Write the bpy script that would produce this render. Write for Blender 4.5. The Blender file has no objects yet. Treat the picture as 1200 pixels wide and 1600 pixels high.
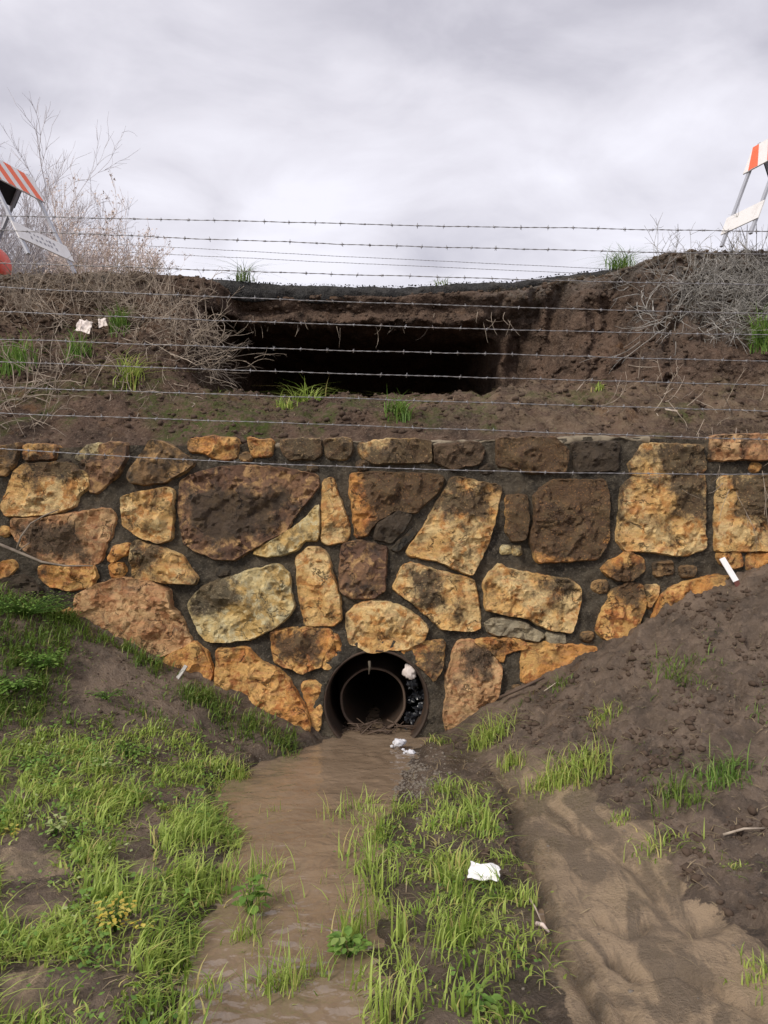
import bpy, math, random
import numpy as np
from mathutils import Vector
R = math.radians
random.seed(7)
rng = np.random.default_rng(11)
S = bpy.context.scene
COL = S.collection

# ------------------------------------------------------------------ camera, sky, sun, exposure
CZ, F = 1.6, 1155.0                     # eye height, focal length in photo pixels (1200 x 1600)
cam_d = bpy.data.cameras.new('camera'); cam = bpy.data.objects.new('camera', cam_d); COL.objects.link(cam)
cam.location = (0, 0, CZ); cam.rotation_euler = (R(90), 0, 0)
cam_d.sensor_fit = 'VERTICAL'; cam_d.sensor_height = 36.0; cam_d.lens = 36.0*F/1600.0
cam_d.clip_start = 0.05; cam_d.clip_end = 3000
S.camera = cam
SUN = Vector((-0.55, -0.62, 0.72)).normalized()
w = bpy.data.worlds.new('World'); S.world = w; w.use_nodes = True
def world():
    nt = w.node_tree; N = nt.nodes; L = nt.links; N.clear()
    out = N.new('ShaderNodeOutputWorld'); bg = N.new('ShaderNodeBackground'); bg.inputs[1].default_value = 0.1
    sky = N.new('ShaderNodeTexSky'); sky.sky_type = 'NISHITA'; sky.sun_disc = False
    sky.sun_elevation = math.asin(SUN.z); sky.sun_rotation = math.atan2(SUN.x, SUN.y)
    tc = N.new('ShaderNodeTexCoord'); sx = N.new('ShaderNodeSeparateXYZ'); L.new(tc.outputs['Generated'], sx.inputs[0])
    def m(op, a, b=None):
        n = N.new('ShaderNodeMath'); n.operation = op
        for i, v in enumerate((a, b)):
            if v is None: continue
            if isinstance(v, (int, float)): n.inputs[i].default_value = v
            else: L.new(v, n.inputs[i])
        return n.outputs[0]
    den = m('ADD', m('MAXIMUM', sx.outputs[2], 0.0), 0.42)
    cx = N.new('ShaderNodeCombineXYZ'); L.new(m('DIVIDE', sx.outputs[0], den), cx.inputs[0]); L.new(m('DIVIDE', sx.outputs[1], den), cx.inputs[1])
    mp = N.new('ShaderNodeMapping'); mp.inputs['Rotation'].default_value = (0, 0, R(-28)); mp.inputs['Scale'].default_value = (1.0, 1.45, 1)
    mp.inputs['Location'].default_value = (3.1, 1.7, 0)
    L.new(cx.outputs[0], mp.inputs[0])
    n1 = N.new('ShaderNodeTexNoise'); n1.inputs['Scale'].default_value = 1.5; n1.inputs['Detail'].default_value = 7; n1.inputs['Roughness'].default_value = 0.5; n1.inputs['Distortion'].default_value = 0.35
    L.new(mp.outputs[0], n1.inputs['Vector'])
    n2 = N.new('ShaderNodeTexNoise'); n2.inputs['Scale'].default_value = 4.2; n2.inputs['Detail'].default_value = 6; n2.inputs['Roughness'].default_value = 0.55; n2.inputs['Distortion'].default_value = 0.5
    L.new(mp.outputs[0], n2.inputs['Vector'])
    s = m('ADD', m('MULTIPLY', n1.outputs[0], 0.72), m('MULTIPLY', n2.outputs[0], 0.28))
    rp = N.new('ShaderNodeValToRGB'); L.new(s, rp.inputs[0])
    e = rp.color_ramp.elements; e[0].position = 0.38; e[0].color = (0.61, 0.59, 0.66, 1); e[1].position = 0.60; e[1].color = (1.0, 0.98, 1.06, 1)
    k = e.new(0.5); k.color = (0.85, 0.825, 0.895, 1)
    sc = N.new('ShaderNodeVectorMath'); sc.operation = 'SCALE'; sc.inputs[3].default_value = 5.15
    L.new(rp.outputs[0], sc.inputs[0])
    mx = N.new('ShaderNodeMixRGB'); mx.inputs[0].default_value = 0.93; L.new(sky.outputs[0], mx.inputs[1]); L.new(sc.outputs[0], mx.inputs[2])
    L.new(mx.outputs[0], bg.inputs[0]); L.new(bg.outputs[0], out.inputs[0])
world()
sun_d = bpy.data.lights.new('sun', 'SUN'); sun = bpy.data.objects.new('sun', sun_d); COL.objects.link(sun)
sun_d.energy = 1.5; sun_d.angle = R(14); sun_d.color = (1.0, 0.93, 0.82)
sun.rotation_euler = SUN.to_track_quat('Z', 'Y').to_euler(); sun.location = (-6, -6, 9)
S.view_settings.view_transform = 'Standard'; S.view_settings.look = 'None'
S.view_settings.exposure = 0.95; S.view_settings.gamma = 1.0; S.view_settings.use_curve_mapping = False

# ------------------------------------------------------------------ helpers
def wx(px, Y): return (px-600.0)*Y/F
def wz(py, Y): return CZ-(py-800.0)*Y/F
def wp(px, py, Y): return np.array((wx(px, Y), Y, wz(py, Y)))

_perm = np.random.default_rng(5).permutation(256).astype(np.int64); _perm = np.concatenate([_perm, _perm, _perm])
_g = np.random.default_rng(6).normal(size=(256, 3)); _g /= np.linalg.norm(_g, axis=1)[:, None]
def perlin(x, y, z=0.0):
    x, y, z = np.broadcast_arrays(np.asarray(x, float), np.asarray(y, float), np.asarray(z, float))
    xi = np.floor(x).astype(np.int64); yi = np.floor(y).astype(np.int64); zi = np.floor(z).astype(np.int64)
    xf, yf, zf = x-xi, y-yi, z-zi
    u, v, t = [a*a*a*(a*(a*6-15)+10) for a in (xf, yf, zf)]
    def gr(dx, dy, dz):
        h = _perm[_perm[_perm[(xi+dx) & 255]+((yi+dy) & 255)]+((zi+dz) & 255)]
        g = _g[h]; return g[..., 0]*(xf-dx)+g[..., 1]*(yf-dy)+g[..., 2]*(zf-dz)
    def lp(a, b, c): return a+(b-a)*c
    a = lp(lp(gr(0, 0, 0), gr(1, 0, 0), u), lp(gr(0, 1, 0), gr(1, 1, 0), u), v)
    b = lp(lp(gr(0, 0, 1), gr(1, 0, 1), u), lp(gr(0, 1, 1), gr(1, 1, 1), u), v)
    return lp(a, b, t)*1.5
def fbm(x, y, z=0.0, o=4, gain=0.5):
    s = 0; a = 1.0; f = 1.0
    for i in range(o):
        s = s+a*perlin(x*f+i*17.3, y*f-i*9.1, np.asarray(z)*f+i*5.7); a *= gain; f *= 2.03
    return s
def ridged(x, y, z=0.0, o=4):
    s = 0; a = 1.0; f = 1.0
    for i in range(o):
        s = s+a*(1-2*np.abs(perlin(x*f+i*7.3, y*f+i*3.1, np.asarray(z)*f))); a *= .5; f *= 2.1
    return s
def sstep(a, b, x):
    t = np.clip((np.asarray(x, float)-a)/(b-a), 0, 1); return t*t*(3-2*t)
def poly_sd(px, py, poly):                    # signed distance, positive inside
    p = np.asarray(poly, float); d = np.full(np.shape(px), 1e9); ins = np.zeros(np.shape(px), bool)
    for i in range(len(p)):
        a = p[i]; b = p[(i+1) % len(p)]; e = b-a
        t = np.clip(((px-a[0])*e[0]+(py-a[1])*e[1])/(e@e+1e-9), 0, 1)
        d = np.minimum(d, np.hypot(px-a[0]-t*e[0], py-a[1]-t*e[1]))
        with np.errstate(divide='ignore', invalid='ignore'):
            c = ((a[1] > py) != (b[1] > py)) & (px < (b[0]-a[0])*(py-a[1])/(b[1]-a[1]+1e-12)+a[0])
        ins ^= c
    return np.where(ins, d, -d)

def mesh_obj(name, verts, faces, mat, parent=None, smooth=True, origin=None, attrs=None):
    v = np.asarray(verts, float)
    if origin is not None: v = v-np.asarray(origin, float)
    me = bpy.data.meshes.new(name)
    if isinstance(faces, np.ndarray):
        n, k = faces.shape
        me.vertices.add(len(v)); me.vertices.foreach_set('co', v.astype(np.float32).ravel())
        me.loops.add(n*k); me.loops.foreach_set('vertex_index', faces.astype(np.int32).ravel())
        me.polygons.add(n); me.polygons.foreach_set('loop_start', np.arange(0, n*k, k, dtype=np.int32))
        me.update(calc_edges=True)
    else:
        me.from_pydata([tuple(p) for p in v], [], [tuple(int(i) for i in f) for f in faces]); me.update()
    if smooth: me.polygons.foreach_set('use_smooth', np.ones(len(me.polygons), bool))
    for k, a in (attrs or {}).items():
        at = me.attributes.new(k, 'FLOAT', 'POINT'); at.data.foreach_set('value', np.asarray(a, np.float32).ravel())
    for mm in (mat if isinstance(mat, (list, tuple)) else [mat]): me.materials.append(mm)
    o = bpy.data.objects.new(name, me); COL.objects.link(o)
    if origin is not None: o.location = tuple(float(c) for c in origin)
    if parent is not None:
        o.parent = parent; off = np.zeros(3); q = parent
        while q is not None: off = off+np.array(q.location); q = q.parent
        o.location = tuple((np.asarray(origin, float) if origin is not None else np.zeros(3))-off)
    return o
def tag(o, label=None, cat=None, group=None, kind=None):
    if label: o['label'] = label
    if cat: o['category'] = cat
    if group: o['group'] = group
    if kind: o['kind'] = kind
    return o
def empty(name, loc, label, cat, group=None):
    o = bpy.data.objects.new(name, None); COL.objects.link(o); o.location = tuple(float(c) for c in loc); o.empty_display_size = 0.1
    return tag(o, label, cat, group)
def grid_faces(nu, nv):                        # verts index i*nv+j
    i, j = np.meshgrid(np.arange(nu-1), np.arange(nv-1), indexing='ij'); a = (i*nv+j).ravel()
    return np.stack([a, a+nv, a+nv+1, a+1], 1)

class MB:                                     # collects shapes into one mesh
    def __init__(s): s.v = []; s.f = []; s.n = 0
    def add(s, v, f):
        v = np.asarray(v, float); s.v.append(v); s.f += [tuple(int(i)+s.n for i in q) for q in f]; s.n += len(v)
    def tube(s, pts, rad, k=4, cap=True):
        P = np.asarray(pts, float); n = len(P); r = np.broadcast_to(np.asarray(rad, float), (n,))
        T = np.gradient(P, axis=0); T /= np.linalg.norm(T, axis=1)[:, None]+1e-12
        up = np.array((0.13, 0.31, 0.94)); 
        if abs(T[0]@up) > .9: up = np.array((0.9, 0.4, 0.1))
        A = np.cross(T, up); A /= np.linalg.norm(A, axis=1)[:, None]+1e-12; B = np.cross(A, T)
        an = np.arange(k)*2*math.pi/k
        V = (P[:, None, :]+r[:, None, None]*(A[:, None, :]*np.cos(an)[None, :, None]+B[:, None, :]*np.sin(an)[None, :, None])).reshape(-1, 3)
        f = [(i*k+j, i*k+(j+1) % k, (i+1)*k+(j+1) % k, (i+1)*k+j) for i in range(n-1) for j in range(k)]
        if cap: f += [tuple(range(k))[::-1], tuple(range((n-1)*k, n*k))]
        s.add(V, f)
    def box(s, c, ax, ay, az, hx, hy, hz):     # centre, three axes, half sizes
        c, ax, ay, az = [np.asarray(q, float) for q in (c, ax, ay, az)]
        V = [c+ax*hx*i+ay*hy*j+az*hz*k for i in (-1, 1) for j in (-1, 1) for k in (-1, 1)]
        s.add(V, [(0, 1, 3, 2), (4, 6, 7, 5), (0, 4, 5, 1), (2, 3, 7, 6), (0, 2, 6, 4), (1, 5, 7, 3)])
    def bar(s, a, b, wdt, dpt, side):
        a = np.asarray(a, float); b = np.asarray(b, float); z = b-a; l = np.linalg.norm(z); z /= l
        x = np.asarray(side, float); x = x-z*(x@z); x /= np.linalg.norm(x); y = np.cross(z, x)
        s.box((a+b)/2, x, y, z, wdt/2, dpt/2, l/2)
    def build(s, name, mat, parent=None, smooth=True, **k):
        return mesh_obj(name, np.concatenate(s.v), s.f, mat, parent, smooth, **k)

# ------------------------------------------------------------------ materials
class NT:
    def __init__(s, name):
        s.m = bpy.data.materials.new(name); s.m.use_nodes = True; s.t = s.m.node_tree; s.N = s.t.nodes; s.L = s.t.links
        s.b = s.N['Principled BSDF']; s.out = s.N['Material Output']
    def put(s, inp, v):
        if hasattr(v, 'is_output'): s.L.new(v, inp)
        elif isinstance(v, (tuple, list)) and inp.type == 'RGBA' and len(v) == 3: inp.default_value = (*v, 1)
        else: inp.default_value = v
    def pos(s): return s.N.new('ShaderNodeNewGeometry').outputs['Position']
    def obj(s, off=True):
        tc = s.N.new('ShaderNodeTexCoord').outputs['Object']
        if not off: return tc
        r = s.N.new('ShaderNodeObjectInfo').outputs['Random']
        n = s.N.new('ShaderNodeVectorMath'); n.operation = 'ADD'; s.L.new(tc, n.inputs[0])
        c = s.N.new('ShaderNodeVectorMath'); c.operation = 'SCALE'; c.inputs[0].default_value = (37, 53, 71); s.L.new(r, c.inputs[3]); s.L.new(c.outputs[0], n.inputs[1])
        return n.outputs[0]
    def rnd(s): return s.N.new('ShaderNodeObjectInfo').outputs['Random']
    def mapv(s, v, scale=(1, 1, 1), rot=(0, 0, 0), loc=(0, 0, 0)):
        n = s.N.new('ShaderNodeMapping'); s.L.new(v, n.inputs[0]); n.inputs['Scale'].default_value = scale; n.inputs['Rotation'].default_value = rot; n.inputs['Location'].default_value = loc
        return n.outputs[0]
    def noise(s, v, sc, det=5, ro=.55, dist=0.0, loc=None):
        if loc: v = s.mapv(v, loc=loc)
        n = s.N.new('ShaderNodeTexNoise'); s.L.new(v, n.inputs['Vector']); n.inputs['Scale'].default_value = sc; n.inputs['Detail'].default_value = det; n.inputs['Roughness'].default_value = ro; n.inputs['Distortion'].default_value = dist
        return n.outputs[0]
    def voro(s, v, sc, feat='F1'):
        n = s.N.new('ShaderNodeTexVoronoi'); n.feature = feat; s.L.new(v, n.inputs['Vector']); n.inputs['Scale'].default_value = sc; return n.outputs[0]
    def ramp(s, v, a, b, ca=(0, 0, 0), cb=(1, 1, 1)):
        n = s.N.new('ShaderNodeValToRGB'); s.L.new(v, n.inputs[0]); e = n.color_ramp.elements
        e[0].position = a; e[0].color = (*ca, 1); e[1].position = b; e[1].color = (*cb, 1); return n.outputs[0]
    def mix(s, f, a, b, mode='MIX'):
        n = s.N.new('ShaderNodeMixRGB'); n.blend_type = mode
        for i, v in enumerate((f, a, b)): s.put(n.inputs[i], v)
        return n.outputs[0]
    def math(s, op, a, b=0.0, clamp=False):
        n = s.N.new('ShaderNodeMath'); n.operation = op; n.use_clamp = clamp; s.put(n.inputs[0], a); s.put(n.inputs[1], b); return n.outputs[0]
    def attr(s, name): n = s.N.new('ShaderNodeAttribute'); n.attribute_name = name; return n.outputs['Fac']
    def bump(s, h, st=.5, d=.01, prev=None):
        n = s.N.new('ShaderNodeBump'); n.inputs['Strength'].default_value = st; n.inputs['Distance'].default_value = d; s.L.new(h, n.inputs['Height'])
        if prev is not None: s.L.new(prev, n.inputs['Normal'])
        return n.outputs[0]
    def fin(s, col=None, rough=.8, normal=None, metal=0.0, spec=.4):
        if col is not None: s.put(s.b.inputs['Base Color'], col)
        s.put(s.b.inputs['Roughness'], rough); s.b.inputs['Metallic'].default_value = metal; s.b.inputs['Specular IOR Level'].default_value = spec
        if normal is not None: s.L.new(normal, s.b.inputs['Normal'])
        return s.m

def stone_mat(name, c1, c2, c3, dark, stain=.5, vein=0.0):
    t = NT(name); v = t.obj()
    big = t.noise(v, 4.0, 4, .6, .6)
    c = t.mix(t.ramp(big, .43, .55), c1, c2)
    mid = t.noise(v, 13, 6, .65, .4, loc=(3, 1, 2))
    c = t.mix(t.ramp(mid, .50, .60), c, c3)
    if vein:
        wv = t.noise(t.mapv(v, scale=(3, 3, 16), rot=(.3, .5, .2)), 2.2, 4, .6, 1.0)
        c = t.mix(t.math('MULTIPLY', t.ramp(wv, .52, .6), vein), c, (.62, .28, .15))
    st = t.noise(v, 5.5, 8, .72, .3, loc=(9, 4, 7))
    lo = .63-.26*stain
    c = t.mix(t.math('MULTIPLY', t.ramp(st, lo, lo+.16), .9), c, dark)
    gm = t.math('ADD', t.attr('grime'), t.math('MULTIPLY', t.math('SUBTRACT', t.noise(t.pos(), 9, 8, .74), .5), 1.9))
    c = t.mix(t.math('MULTIPLY', t.ramp(gm, .24, .58), .9), c, t.mix(t.noise(t.pos(), 19, 5, .7), (.034, .029, .024), (.105, .074, .048)))
    sp = t.noise(v, 55, 4, .7, loc=(1, 8, 3))
    c = t.mix(t.math('MULTIPLY', t.ramp(sp, .59, .66), .5), c, (dark[0]*1.2, dark[1]*1.1, dark[2]))
    gl = t.noise(v, 90, 3, .6, loc=(4, 4, 1))
    c = t.mix(t.math('MULTIPLY', t.ramp(gl, .58, .70), .35), c, (min(1, c1[0]*1.3), min(1, c1[1]*1.32), min(1, c1[2]*1.6)))
    ck = t.math('ABSOLUTE', t.math('SUBTRACT', t.noise(v, 4.5, 5, .6, .5, loc=(2, 7, 5)), .5))
    ck = t.math('MULTIPLY', t.ramp(ck, .002, .014, (1, 1, 1), (0, 0, 0)), t.ramp(t.noise(v, 6, 3, .5, loc=(9, 9, 2)), .48, .56))
    c = t.mix(t.math('MULTIPLY', ck, .8), c, (dark[0]*.6, dark[1]*.6, dark[2]*.6))
    h = t.math('ADD', t.math('MULTIPLY', t.noise(v, 24, 10, .74), 1.3), t.math('MULTIPLY', sp, .35))
    h = t.math('SUBTRACT', h, t.math('MULTIPLY', ck, .6))
    h = t.math('SUBTRACT', h, t.math('MULTIPLY', t.ramp(t.noise(v, 38, 2, .5, loc=(6, 6, 6)), .66, .74), .35))
    return t.fin(c, t.math('ADD', .62, t.math('MULTIPLY', mid, .3)), t.bump(h, 1.0, .024), spec=.3)
DK = (.060, .050, .038)
M = {}
M['y'] = stone_mat('stone_yellow', (.73, .455, .17), (.79, .58, .28), (.54, .26, .08), (.10, .072, .042), .50, .3)
M['p'] = stone_mat('stone_cream', (.70, .56, .28), (.62, .41, .15), (.72, .62, .37), (.095, .08, .05), .52)
M['o'] = stone_mat('stone_orange', (.63, .30, .085), (.73, .44, .155), (.42, .165, .05), (.13, .075, .04), .38, .3)
M['r'] = stone_mat('stone_red_brown', (.16, .088, .056), (.26, .145, .08), (.48, .29, .13), (.05, .042, .038), .52)
M['b'] = stone_mat('stone_brown', (.24, .145, .07), (.46, .28, .12), (.13, .085, .05), DK, .66)
M['d'] = stone_mat('stone_dark', (.088, .070, .047), (.15, .10, .055), (.06, .052, .04), (.042, .039, .034), .6)
M['g'] = stone_mat('stone_pale_grey', (.34, .29, .2), (.42, .35, .23), (.25, .2, .13), (.12, .1, .07), .3)
M['t'] = stone_mat('stone_tan', (.50, .285, .135), (.62, .40, .20), (.33, .155, .065), (.13, .085, .055), .42, .35)

def mortar_mat():
    t = NT('mortar'); v = t.pos(); lime = t.noise(v, 5, 6, .7, .6, loc=(11, 2, 4))
    c = t.mix(t.ramp(t.noise(v, 3.5, 6, .6), .38, .64), (.046, .040, .032), (.115, .094, .068))
    c = t.mix(t.ramp(t.noise(v, 22, 6, .7, loc=(2, 2, 2)), .55, .72), c, (.15, .125, .09))
    c = t.mix(t.math('MULTIPLY', t.ramp(t.noise(v, 8, 5, .6, loc=(5, 1, 9)), .6, .75), .5), c, (.20, .13, .06))
    c = t.mix(t.math('MULTIPLY', t.ramp(lime, .58, .68), .6), c, (.19, .17, .135))
    c = t.mix(t.math('MULTIPLY', t.ramp(t.noise(v, 75, 4, .7, loc=(1, 5, 5)), .55, .66), .6), c, (.24, .205, .16))
    c = t.mix(t.math('MULTIPLY', t.ramp(t.noise(v, 11, 6, .7, loc=(7, 5, 1)), .54, .64), .75), c, (.03, .026, .021))
    return t.fin(c, .85, t.bump(t.math('ADD', t.noise(v, 38, 9, .74), t.math('MULTIPLY', t.noise(v, 9, 4, .6), 1.5)), 1.0, .034), spec=.22)
M['mortar'] = mortar_mat()
def soil_mat():
    t = NT('embankment_soil'); v = t.pos()
    c = t.mix(t.ramp(t.noise(v, 2.6, 6, .62), .36, .66), (.052, .036, .028), (.130, .084, .060))
    c = t.mix(t.ramp(t.noise(v, 17, 7, .7, loc=(1, 4, 2)), .50, .72), c, (.16, .112, .082))
    c = t.mix(t.math('MULTIPLY', t.ramp(t.noise(v, 70, 5, .75, loc=(5, 4, 2)), .54, .68), .7), c, (.25, .195, .15))
    c = t.mix(t.math('MULTIPLY', t.ramp(t.noise(v, 6, 5, .65, loc=(7, 7, 1)), .58, .7), .7), c, (.024, .019, .016))
    c = t.mix(t.math('MULTIPLY', t.ramp(t.noise(v, 3.2, 4, .6, loc=(1, 2, 8)), .6, .72), .45), c, (.18, .095, .042))
    gm = t.math('MULTIPLY', t.attr('grey'), t.ramp(t.noise(v, 12, 6, .7, loc=(3, 3, 9)), .3, .6))
    c = t.mix(gm, c, t.mix(t.noise(v, 60, 3, .7), (.045, .042, .040), (.24, .225, .205)))
    c = t.mix(t.math('MULTIPLY', t.attr('moss'), t.ramp(t.noise(v, 14, 5, .7, loc=(6, 2, 5)), .4, .6)), c, (.055, .075, .018))
    c = t.mix(t.math('MULTIPLY', t.attr('dry'), t.ramp(t.noise(v, 9, 6, .7, loc=(2, 6, 5)), .4, .65)), c, (.23, .175, .115))
    h = t.math('ADD', t.noise(v, 30, 9, .72), t.math('MULTIPLY', t.voro(v, 34), .5))
    return t.fin(c, .95, t.bump(h, .9, .03), spec=.12)
M['soil'] = soil_mat()
def ground_mat():
    t = NT('muddy_ground'); v = t.pos()
    n1 = t.noise(v, 3.2, 7, .62)
    mud = t.mix(t.ramp(n1, .36, .66), (.070, .051, .038), (.185, .135, .099))
    mud = t.mix(t.ramp(t.noise(v, 15, 7, .7, loc=(4, 1, 2)), .52, .74), mud, (.215, .158, .115))
    mud = t.mix(t.math('MULTIPLY', t.ramp(t.noise(v, 60, 5, .75, loc=(5, 4, 2)), .56, .70), .6), mud, (.25, .2, .15))
    mud = t.mix(t.math('MULTIPLY', t.ramp(t.noise(v, 9, 6, .7, loc=(8, 1, 2)), .58, .70), .75), mud, (.030, .024, .019))
    fl = t.mapv(v, scale=(4.2, 1.5, 2.0), rot=(0, 0, R(12)))
    f1 = t.noise(fl, 1.5, 7, .62, 1.1)
    sand = t.mix(t.ramp(f1, .45, .555), (.125, .094, .066), (.315, .23, .15))
    f2 = t.noise(t.mapv(v, scale=(8, 2.4, 2), rot=(0, 0, R(20))), 2.5, 6, .7, .8)
    sand = t.mix(t.math('MULTIPLY', t.ramp(f2, .52, .60), .75), sand, (.165, .122, .084))
    sand = t.mix(t.math('MULTIPLY', t.noise(v, 160, 2, .6), .3), sand, (.45, .34, .23))
    sm = t.math('ADD', t.attr('sand'), t.math('MULTIPLY', t.math('SUBTRACT', t.noise(v, 5, 7, .68, .4, loc=(2, 9, 4)), .5), 2.0))
    c = t.mix(t.ramp(sm, .44, .53), mud, sand)
    c = t.mix(t.attr('wet'), c, t.mix(.62, c, (.028, .021, .015), 'MIX'))
    h = t.math('ADD', t.noise(v, 24, 9, .7), t.math('MULTIPLY', t.noise(v, 90, 4, .7), .4))
    ro = t.math('SUBTRACT', .84, t.math('MULTIPLY', t.attr('wet'), .5))
    ro = t.math('SUBTRACT', ro, t.math('MULTIPLY', t.ramp(t.noise(v, 4, 5, .6, loc=(3, 3, 3)), .44, .58), .48))
    return t.fin(c, ro, t.bump(h, .85, .034), spec=.36)
M['ground'] = ground_mat()
def water_mat():
    t = NT('muddy_water'); v = t.pos()
    c = t.mix(t.ramp(t.noise(v, 3, 5, .6, .5), .35, .65), (.170, .122, .082), (.235, .172, .118))
    wv = t.noise(t.mapv(v, scale=(1.0, 1.5, 1)), 7, 2, .5, .8)
    w2 = t.noise(v, 30, 2, .5, .5)
    n = t.bump(t.math('ADD', wv, t.math('MULTIPLY', w2, .30)), .5, .02)
    return t.fin(c, .05, n, spec=.9)
M['water'] = water_mat()
def asphalt_mat():
    t = NT('asphalt'); v = t.pos()
    c = t.mix(t.ramp(t.noise(v, 70, 4, .7), .4, .66), (.020, .020, .021), (.062, .060, .058))
    c = t.mix(t.ramp(t.noise(v, 5, 5, .6), .5, .75), c, (.075, .07, .064))
    return t.fin(c, .9, t.bump(t.voro(v, 90), .8, .01), spec=.2)
M['asphalt'] = asphalt_mat()
def leaf_mat(name, a, b, c3, trans=.35, rough=.5):
    t = NT(name); h = t.attr('hue')
    c = t.mix(t.ramp(h, .0, .6), a, b); c = t.mix(t.ramp(h, .8, .97), c, c3)
    c = t.mix(t.math('MULTIPLY', t.ramp(t.noise(t.pos(), 40, 3, .6), .4, .7), .25), c, (a[0]*.6, a[1]*.6, a[2]*.6))
    t.fin(c, rough, spec=.35)
    tr = t.N.new('ShaderNodeBsdfTranslucent'); t.put(tr.inputs[0], c)
    mx = t.N.new('ShaderNodeMixShader'); mx.inputs[0].default_value = trans
    t.L.new(t.b.outputs[0], mx.inputs[1]); t.L.new(tr.outputs[0], mx.inputs[2]); t.L.new(mx.outputs[0], t.out.inputs[0])
    return t.m
M['grass'] = leaf_mat('grass_blades', (.19, .30, .045), (.47, .57, .14), (.60, .50, .20), .42)
M['dgrass'] = leaf_mat('dark_grass_blades', (.085, .15, .028), (.20, .29, .055), (.32, .28, .11))  # darker green of the weedy growth and some tufts
M['leaf'] = leaf_mat('weed_leaves', (.10, .20, .035), (.21, .35, .07), (.32, .38, .12))
M['yleaf'] = leaf_mat('yellow_leaves', (.58, .44, .06), (.66, .55, .14), (.36, .40, .08))
M['paleleaf'] = leaf_mat('pale_leaves', (.36, .45, .17), (.46, .52, .24), (.5, .5, .2))
def twig_mat(name, a, b):
    t = NT(name); v = t.obj()
    return t.fin(t.mix(t.ramp(t.noise(v, 9, 4, .6), .35, .65), a, b), .85, spec=.2)
M['dry'] = twig_mat('dry_twigs', (.20, .16, .125), (.50, .42, .34))
M['drygrey'] = twig_mat('grey_twigs', (.18, .17, .155), (.46, .44, .41))
M['shrubgrey'] = twig_mat('shrub_grey_bark', (.36, .33, .345), (.56, .52, .53))
M['shrubtan'] = twig_mat('shrub_tan_bark', (.56, .45, .40), (.74, .63, .56))
M['wood'] = twig_mat('weathered_wood', (.16, .13, .105), (.30, .25, .20))
def plain(name, c, rough=.6, metal=0, wear=None, spec=.4):
    t = NT(name); v = t.obj()
    w2 = wear or tuple(q*.6 for q in c)
    return t.fin(t.mix(t.math('MULTIPLY', t.ramp(t.noise(v, 11, 6, .7), .5, .72), .7), c, w2), rough, t.bump(t.noise(v, 60, 4, .6), .15, .004), metal, spec)
M['white'] = plain('white_sheeting', (.72, .70, .69), .5, 0, (.55, .51, .48))
M['paper'] = plain('white_litter', (.80, .79, .80), .7, 0, (.62, .58, .55))
M['pinkpaper'] = plain('pinkish_litter', (.72, .64, .60), .7, 0, (.5, .4, .36))
M['orange'] = plain('orange_sheeting', (.80, .13, .045), .45, 0, (.72, .17, .08))
M['red'] = plain('orange_red_plastic', (.72, .075, .035), .4, 0, (.5, .05, .03))
M['legmetal'] = plain('galvanised_legs', (.42, .43, .47), .5, .3, (.3, .3, .34))
M['blackpanel'] = plain('black_panel', (.02, .02, .022), .6)  # near-black colour for the second upper panel of each barricade
M['ink'] = plain('grey_print', (.30, .29, .32), .7)
M['fence'] = plain('galvanised_wire', (.27, .265, .275), .55, .45, (.17, .13, .105))
M['post'] = plain('steel_post', (.14, .09, .07), .7, .2, (.07, .045, .035))
M['rust'] = plain('rusty_steel', (.055, .038, .028), .7, .3, (.11, .055, .03))
M['rustrim'] = plain('rusty_rim', (.11, .075, .055), .75, .2, (.08, .05, .035))
M['collar'] = plain('concrete_collar', (.125, .105, .08), .9, 0, (.075, .065, .045), .2)
M['wetrock'] = plain('wet_dark_rock', (.016, .017, .021), .3, 0, (.04, .043, .05), .5)
M['pebble'] = plain('pebbles', (.15, .125, .10), .7, 0, (.10, .085, .07))
M['foam'] = plain('white_foam', (.62, .62, .66), .9)
M['clod'] = plain('soil_clods', (.085, .060, .045), .95, 0, (.045, .033, .026), .1)

# ------------------------------------------------------------------ ground
CY = [-20, 1.5, 2.3, 2.6, 3.1, 3.5, 4.0, 4.3, 4.8, 5.1, 5.4]
CXL = [-.7, -.72, -.74, -.76, -.72, -.70, -.88, -.95, -.72, -.47, -.40]
CXR = [.05, .05, .0, -.02, -.02, -.02, .06, .08, .18, .34, .34]
CXI = [.6, .50, .52, .56, .62, .68, .70, .66, .52, .40, .36]      # right end of the grassy flat
SAND = [(775, 1205), (860, 1195), (905, 1228), (1010, 1285), (1075, 1400), (1200, 1470), (1330, 1600), (1330, 1800), (930, 1800), (900, 1600), (850, 1500), (825, 1360)]
BARE = [[(0, 1325), (95, 1330), (110, 1370), (0, 1385)], [(195, 1345), (250, 1330), (265, 1375), (205, 1385)], [(0, 1405), (95, 1405), (115, 1435), (0, 1440)], [(0, 1525), (70, 1510), (75, 1580), (0, 1590)], [(0, 1220), (35, 1220), (30, 1260), (0, 1265)]]
def pxy(x, y, z): yy = np.maximum(y, .3); return 600+F*x/yy, 800-F*(z-CZ)/yy
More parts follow.
